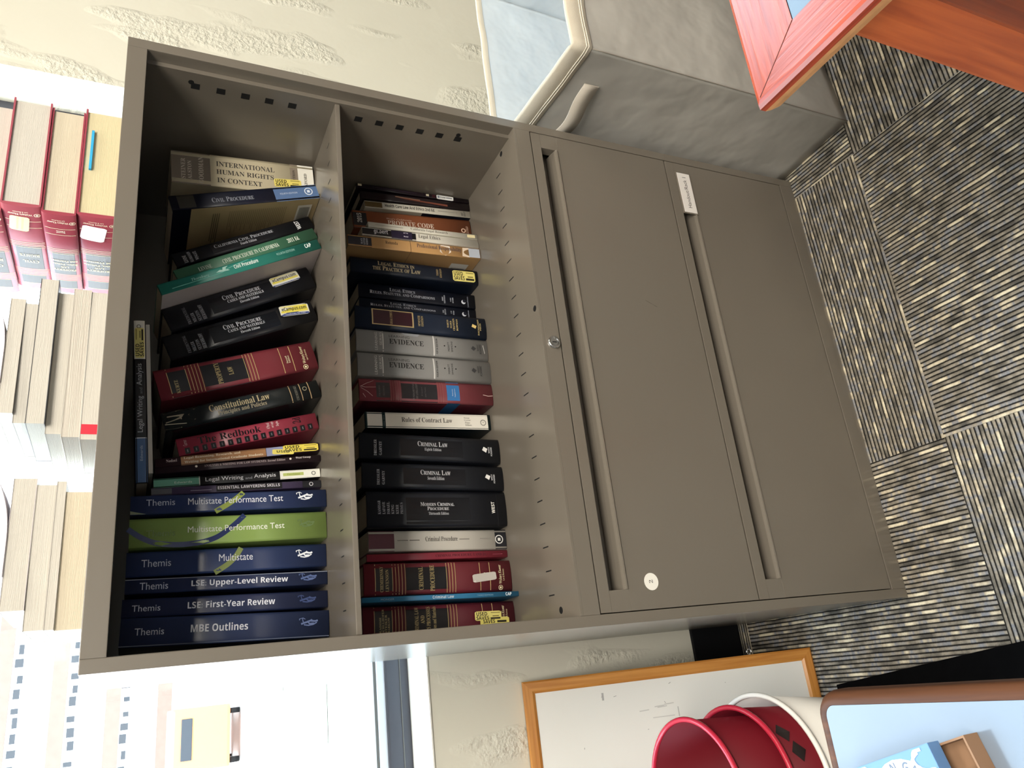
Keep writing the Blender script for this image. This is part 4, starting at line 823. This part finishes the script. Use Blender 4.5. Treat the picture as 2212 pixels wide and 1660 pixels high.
for sx, sy in ((1, 1), (-1, 1)):
    for kk, (r_, a0, a1) in enumerate(((.012, 100, 260), (.017, 110, 230), (.008, 60, 220))):
        ccx, ccy = (-.006 if sx > 0 else -.074), -.004 - .007 * kk
        pts = [((ccx + sx * r_ * math.cos(R(a)) + .112) / .112, (ccy + r_ * .7 * math.sin(R(a)) + .16 - .004) / .16) for a in range(a0, a1, 12)]
        pts = [(min(.985, max(.02, a)), min(.985, max(.02, b))) for a, b in pts]
        draw(bm, [('l', pts, .0022, '#bfe0f2')], lambda a, b, k: (-.112 + a * .112, -.16 + b * .16, .0278 + .00005 * k), .112, .16, sl, [kk])
sub(bm, 'lid', sl.l, game, 'blue lid with a white oval', recalc=False)
bm = bmesh.new()
for x0, x1, y0, y1 in ((-.108, .0213, -.158, -.1565), (-.108, .0213, -.0035, -.002), (-.108, -.1065, -.1565, -.0035), (.0198, .0213, -.1565, -.0035)): box(bm, x0, x1, y0, y1, 0, .0148)
box(bm, -.1065, .0198, -.1565, -.0035, 0, .0012); sub(bm, 'tray', pm('brown_card', '#8a6a50', .8), game, 'brown card tray')
bm = bmesh.new(); prism(bm, [(.003, -.030), (.0125, -.0235), (.0175, -.030), (.0165, -.039), (.005, -.040)], .0013, .0105); fs = prism(bm, [(.006, -.036), (.0115, -.030), (.0135, -.0365)], .0106, .0109, 1)  # the white triangle is a glint painted onto the piece
gp = finish(bm, 'game_piece', [pm('black_piece', '#141a26', .25), pm('painted_glint', '#e8eef4', .4)]); gp.matrix_world = GM; tag(gp, 'small black game piece with a painted white glint lying in the brown tray', 'game piece')
bm = bmesh.new(); box(bm, .0015, .0185, -.112, -.046, .0013, .0085)
gp = finish(bm, 'card_deck', pm('pale_blue_cards', '#9fb6d8', .4)); gp.matrix_world = GM; tag(gp, 'small deck of pale blue cards in the brown tray of the game box', 'cards')

# ---------------------------------------------------------------- whiteboard leaning on the wall, nested buckets before it
TH = math.atan2(.206, .573); WBM = Matrix.Translation((-.0665, .262, .0052)) @ Matrix.Rotation(-TH, 4, 'X')
wb = thing('whiteboard', 'oak-framed whiteboard leaning against the wall left of the cabinet', 'whiteboard', mat=WBM)
BW, BH, FW, BT = .914, .609, .0235, .0150
M_OX = wood('oak_grain_along', '#b0712c', '#cf9248', 'x', .4, 16, .1); M_OZ = wood('oak_grain_upright', '#b0712c', '#cf9248', 'z', .4, 16, .1)
bm = bmesh.new()
O = [(-BW, 0), (0, 0), (0, BH), (-BW, BH)]; I = [(-BW + FW, FW), (-FW, FW), (-FW, BH - FW), (-BW + FW, BH - FW)]
for k in range(4):
    j = (k + 1) % 4; mi = 0 if k in (0, 2) else 1
    q = [O[k], O[j], I[j], I[k]]
    c = Vector((-BW / 2, BH / 2))
    def in_(p, d): v = Vector(p); return (v.x + (d if v.x < c.x else -d), v.y + (d if v.y < c.y else -d))
    A = [(in_(p, .002 if n < 2 else -.003), 0) for n, p in enumerate(q)]
    loops = [[(p[0], BT, p[1]) for p in (O[k], O[j])], [(p[0], .002, p[1]) for p in (O[k], O[j])], [(*[in_(p, .003)[0]], 0, in_(p, .003)[1]) for p in (O[k], O[j])], [(in_(p, -.005)[0], 0, in_(p, -.005)[1]) for p in (I[k], I[j])], [(p[0], .003, p[1]) for p in (I[k], I[j])], [(p[0], .006, p[1]) for p in (I[k], I[j])]]
    V = [[bm.verts.new(p) for p in lp] for lp in loops]
    for a, b in zip(V, V[1:]): bm.faces.new((a[0], a[1], b[1], b[0])).material_index = mi
bmesh.ops.remove_doubles(bm, verts=bm.verts, dist=1e-5)
sub(bm, 'frame', [M_OX, M_OZ], wb, 'oak frame with mitred corners')
bm = bmesh.new(); box(bm, -BW + FW - .004, -FW + .004, .0045, .0125, FW - .004, BH - FW + .004); sl = Slots(); sl(pm('white_enamel', '#e4e4e0', .18, .02, 5))
FB = lambda a, b, k: (-a, .0045 - .00006 * k, b)
el = [('l', [(.038, .45), (.052, .4504)], .0042, '#a9aaa8'), ('b', .08, .098, .300, .302, '#b4b5b2'), ('b', .094, .096, .31, .355, '#c6c7c3')]
for i in range(16): a, b = random.uniform(.03, .3), random.uniform(.1, .56); el.append(('l', [(a, b), (a + random.uniform(-.004, .004), b + random.uniform(-.006, .006))], .0011, '#9b9c9a'))
for i in range(5): a, b = .085 + random.uniform(-.02, .02), .33 + random.uniform(-.04, .04); el.append(('l', [(a, b), (a + .001, b + .02)], .002, '#c2c3bf'))
draw(bm, el, FB, 1, 1, sl, [0]); sub(bm, 'writing_surface', sl.l, wb, 'white enamel surface with faint marks', recalc=False)
bm = bmesh.new(); cx_, cz_ = .006, .13
tube(bm, [(cx_ + .005 * math.cos(a * .5236), .008, cz_ + .005 * math.sin(a * .5236)) for a in range(12)], .0009, 6, closed=True); box(bm, -.001, .002, .0072, .0088, cz_ - .0008, cz_ + .0008)
sub(bm, 'eye_hook', M_CHROME, wb, 'small metal eye hook')
BX, BY, B0 = -.270, .128, .0042
M_RED = pm('dark_red_plastic', '#660f1b', .5, .06, 10, spec=.2); M_RIMR = pm('rim_red_plastic', '#b5263c', .22); M_WPL = pm('white_plastic', '#e2dfd8', .35)
def bucket(name, label, z0, r0, z1, r1, mats, extra=None):
    root = thing(name, label, 'bucket', (BX, BY, z0), 'nested buckets beside the desk')
    bm = bmesh.new(); w = .0028
    rings = lathe(bm, [(r0, z0), (r1, z1), (r1 - w, z1), (r0 - w, z0 + w)], BX, BY); bm.faces.new(rings[0][::-1]); bm.faces.new(rings[-1])
    part(bm, 'body', mats[0], root)
    bm = bmesh.new(); tube(bm, [(BX + (r1 + .0012) * math.cos(a * math.pi / 36), BY + (r1 + .0012) * math.sin(a * math.pi / 36), z1) for a in range(72)], .0045, 10, closed=True)
    part(bm, 'rolled_rim', mats[1], root)
    if extra: extra(root, z0, r0, z1, r1)
    return root
bucket('plastic_bucket', 'white bucket at the bottom of the nested buckets by the whiteboard', B0, .100, .298, .1375, (M_WPL, M_WPL))
def diamonds(root, z0, r0, z1, r1):
    bm = bmesh.new()
    for a0, dz in ((-63, .321), (-47.5, .330)):
        pts = []
        for da, d in ((-8, 0), (0, -.0155), (8, 0), (0, .0155)):
            z = dz + d; r_ = r0 + (r1 - r0) * (z - z0) / (z1 - z0) + .0010; a = R(a0 + da); pts.append((BX + r_ * math.cos(a), BY + r_ * math.sin(a), z))
        a = R(a0); r_ = r0 + (r1 - r0) * (dz - z0) / (z1 - z0) + .0012; c = bm.verts.new((BX + r_ * math.cos(a), BY + r_ * math.sin(a), dz)); V = [bm.verts.new(p) for p in pts]
        for i in range(4): bm.faces.new((c, V[i], V[(i + 1) % 4]))
    part(bm, 'diamond_mark', pm('black_mark', '#140508', .4), root, 'black diamond marks', recalc=False)
bucket('plastic_bucket', 'dark red bucket with black diamond marks, in the middle of the nested buckets', B0 + .006, .094, .357, .1240, (M_RED, M_RIMR), diamonds)
bucket('plastic_bucket', 'topmost dark red bucket, empty and open towards the ceiling', .120, .096, .452, .1165, (M_RED, M_RIMR))

# ---------------------------------------------------------------- what the window looks out on
M_CONC = pm('pale_concrete', '#c2c6c8', .8); M_BRK = pm('red_brick', '#b04a44', .9, .15, 3); M_WG = pm('dark_window_glass', '#2c3036', .5, spec=.1)
bld = thing('office_building', 'brick and concrete office block across the street, seen through the window', 'building', (0, 57, -3))
bm = bmesh.new(); box(bm, -16, 14, 56, 66, -3, 16); part(bm, 'facade', M_CONC, bld)
for z in (-1.4, 1.5, 4.45, 7.4, 10.35):
    bm = bmesh.new(); box(bm, -16, 14, 55.9, 56, z, z + .82); part(bm, 'brick_band', M_BRK, bld)
for z in (1.0, 3.85, 6.8):
    for i in range(11):
        bm = bmesh.new(); x = -3.6 + i * .82 + random.uniform(-.08, .08); w = random.uniform(.25, .6); box(bm, x, x + w, 55.94, 56, z + random.uniform(0, .1), z + random.uniform(.3, .5)); part(bm, 'window_pane', M_WG, bld)
bm = bmesh.new(); box(bm, -40, 40, 9, 56, -3.2, -3); tag(finish(bm, 'street', pm('pale_pavement', '#b9b7b2', .9)), kind='structure')
van = thing('delivery_van', 'orange delivery van parked on the street outside the window', 'van', (-.8, 36, -3))
bm = bmesh.new(); box(bm, -2.0, .3, 34.2, 38.5, -2.55, -.4, 0, .12); part(bm, 'body', pm('orange_paint', '#c9763f', .4), van)
bm = bmesh.new(); box(bm, -1.6, -.1, 34.15, 34.25, -1.15, -.75, 0, .03); part(bm, 'rear_window', M_WG, van)
for x in (-1.8, .02):
    for y in (35, 37.6):
        bm = bmesh.new(); pts = [(y + .33 * math.cos(a * .5236), -2.66 + .33 * math.sin(a * .5236)) for a in range(12)]; prism(bm, pts, x - .1, x + .1, 0, 'x'); part(bm, 'wheel', M_RUBBER, van)
for (x0, x1, y0, y1), nm in (((-1.1, .5, 24.6, 29.6), 'grey-green hedge bed nearer the orange van'), ((-1.0, .35, 18.6, 23.4), 'grey-green hedge bed nearer the window')):
    bm = bmesh.new(); box(bm, x0, x1, y0, y1, -2.999, -2.6, 0, .1); tag(finish(bm, 'hedge', pm('grey_hedge', '#6a766c', .9, .3, 4)), nm, 'hedge', 'hedge beds on the street')
bpy.data.objects.remove(_to); bpy.data.curves.remove(_tc)
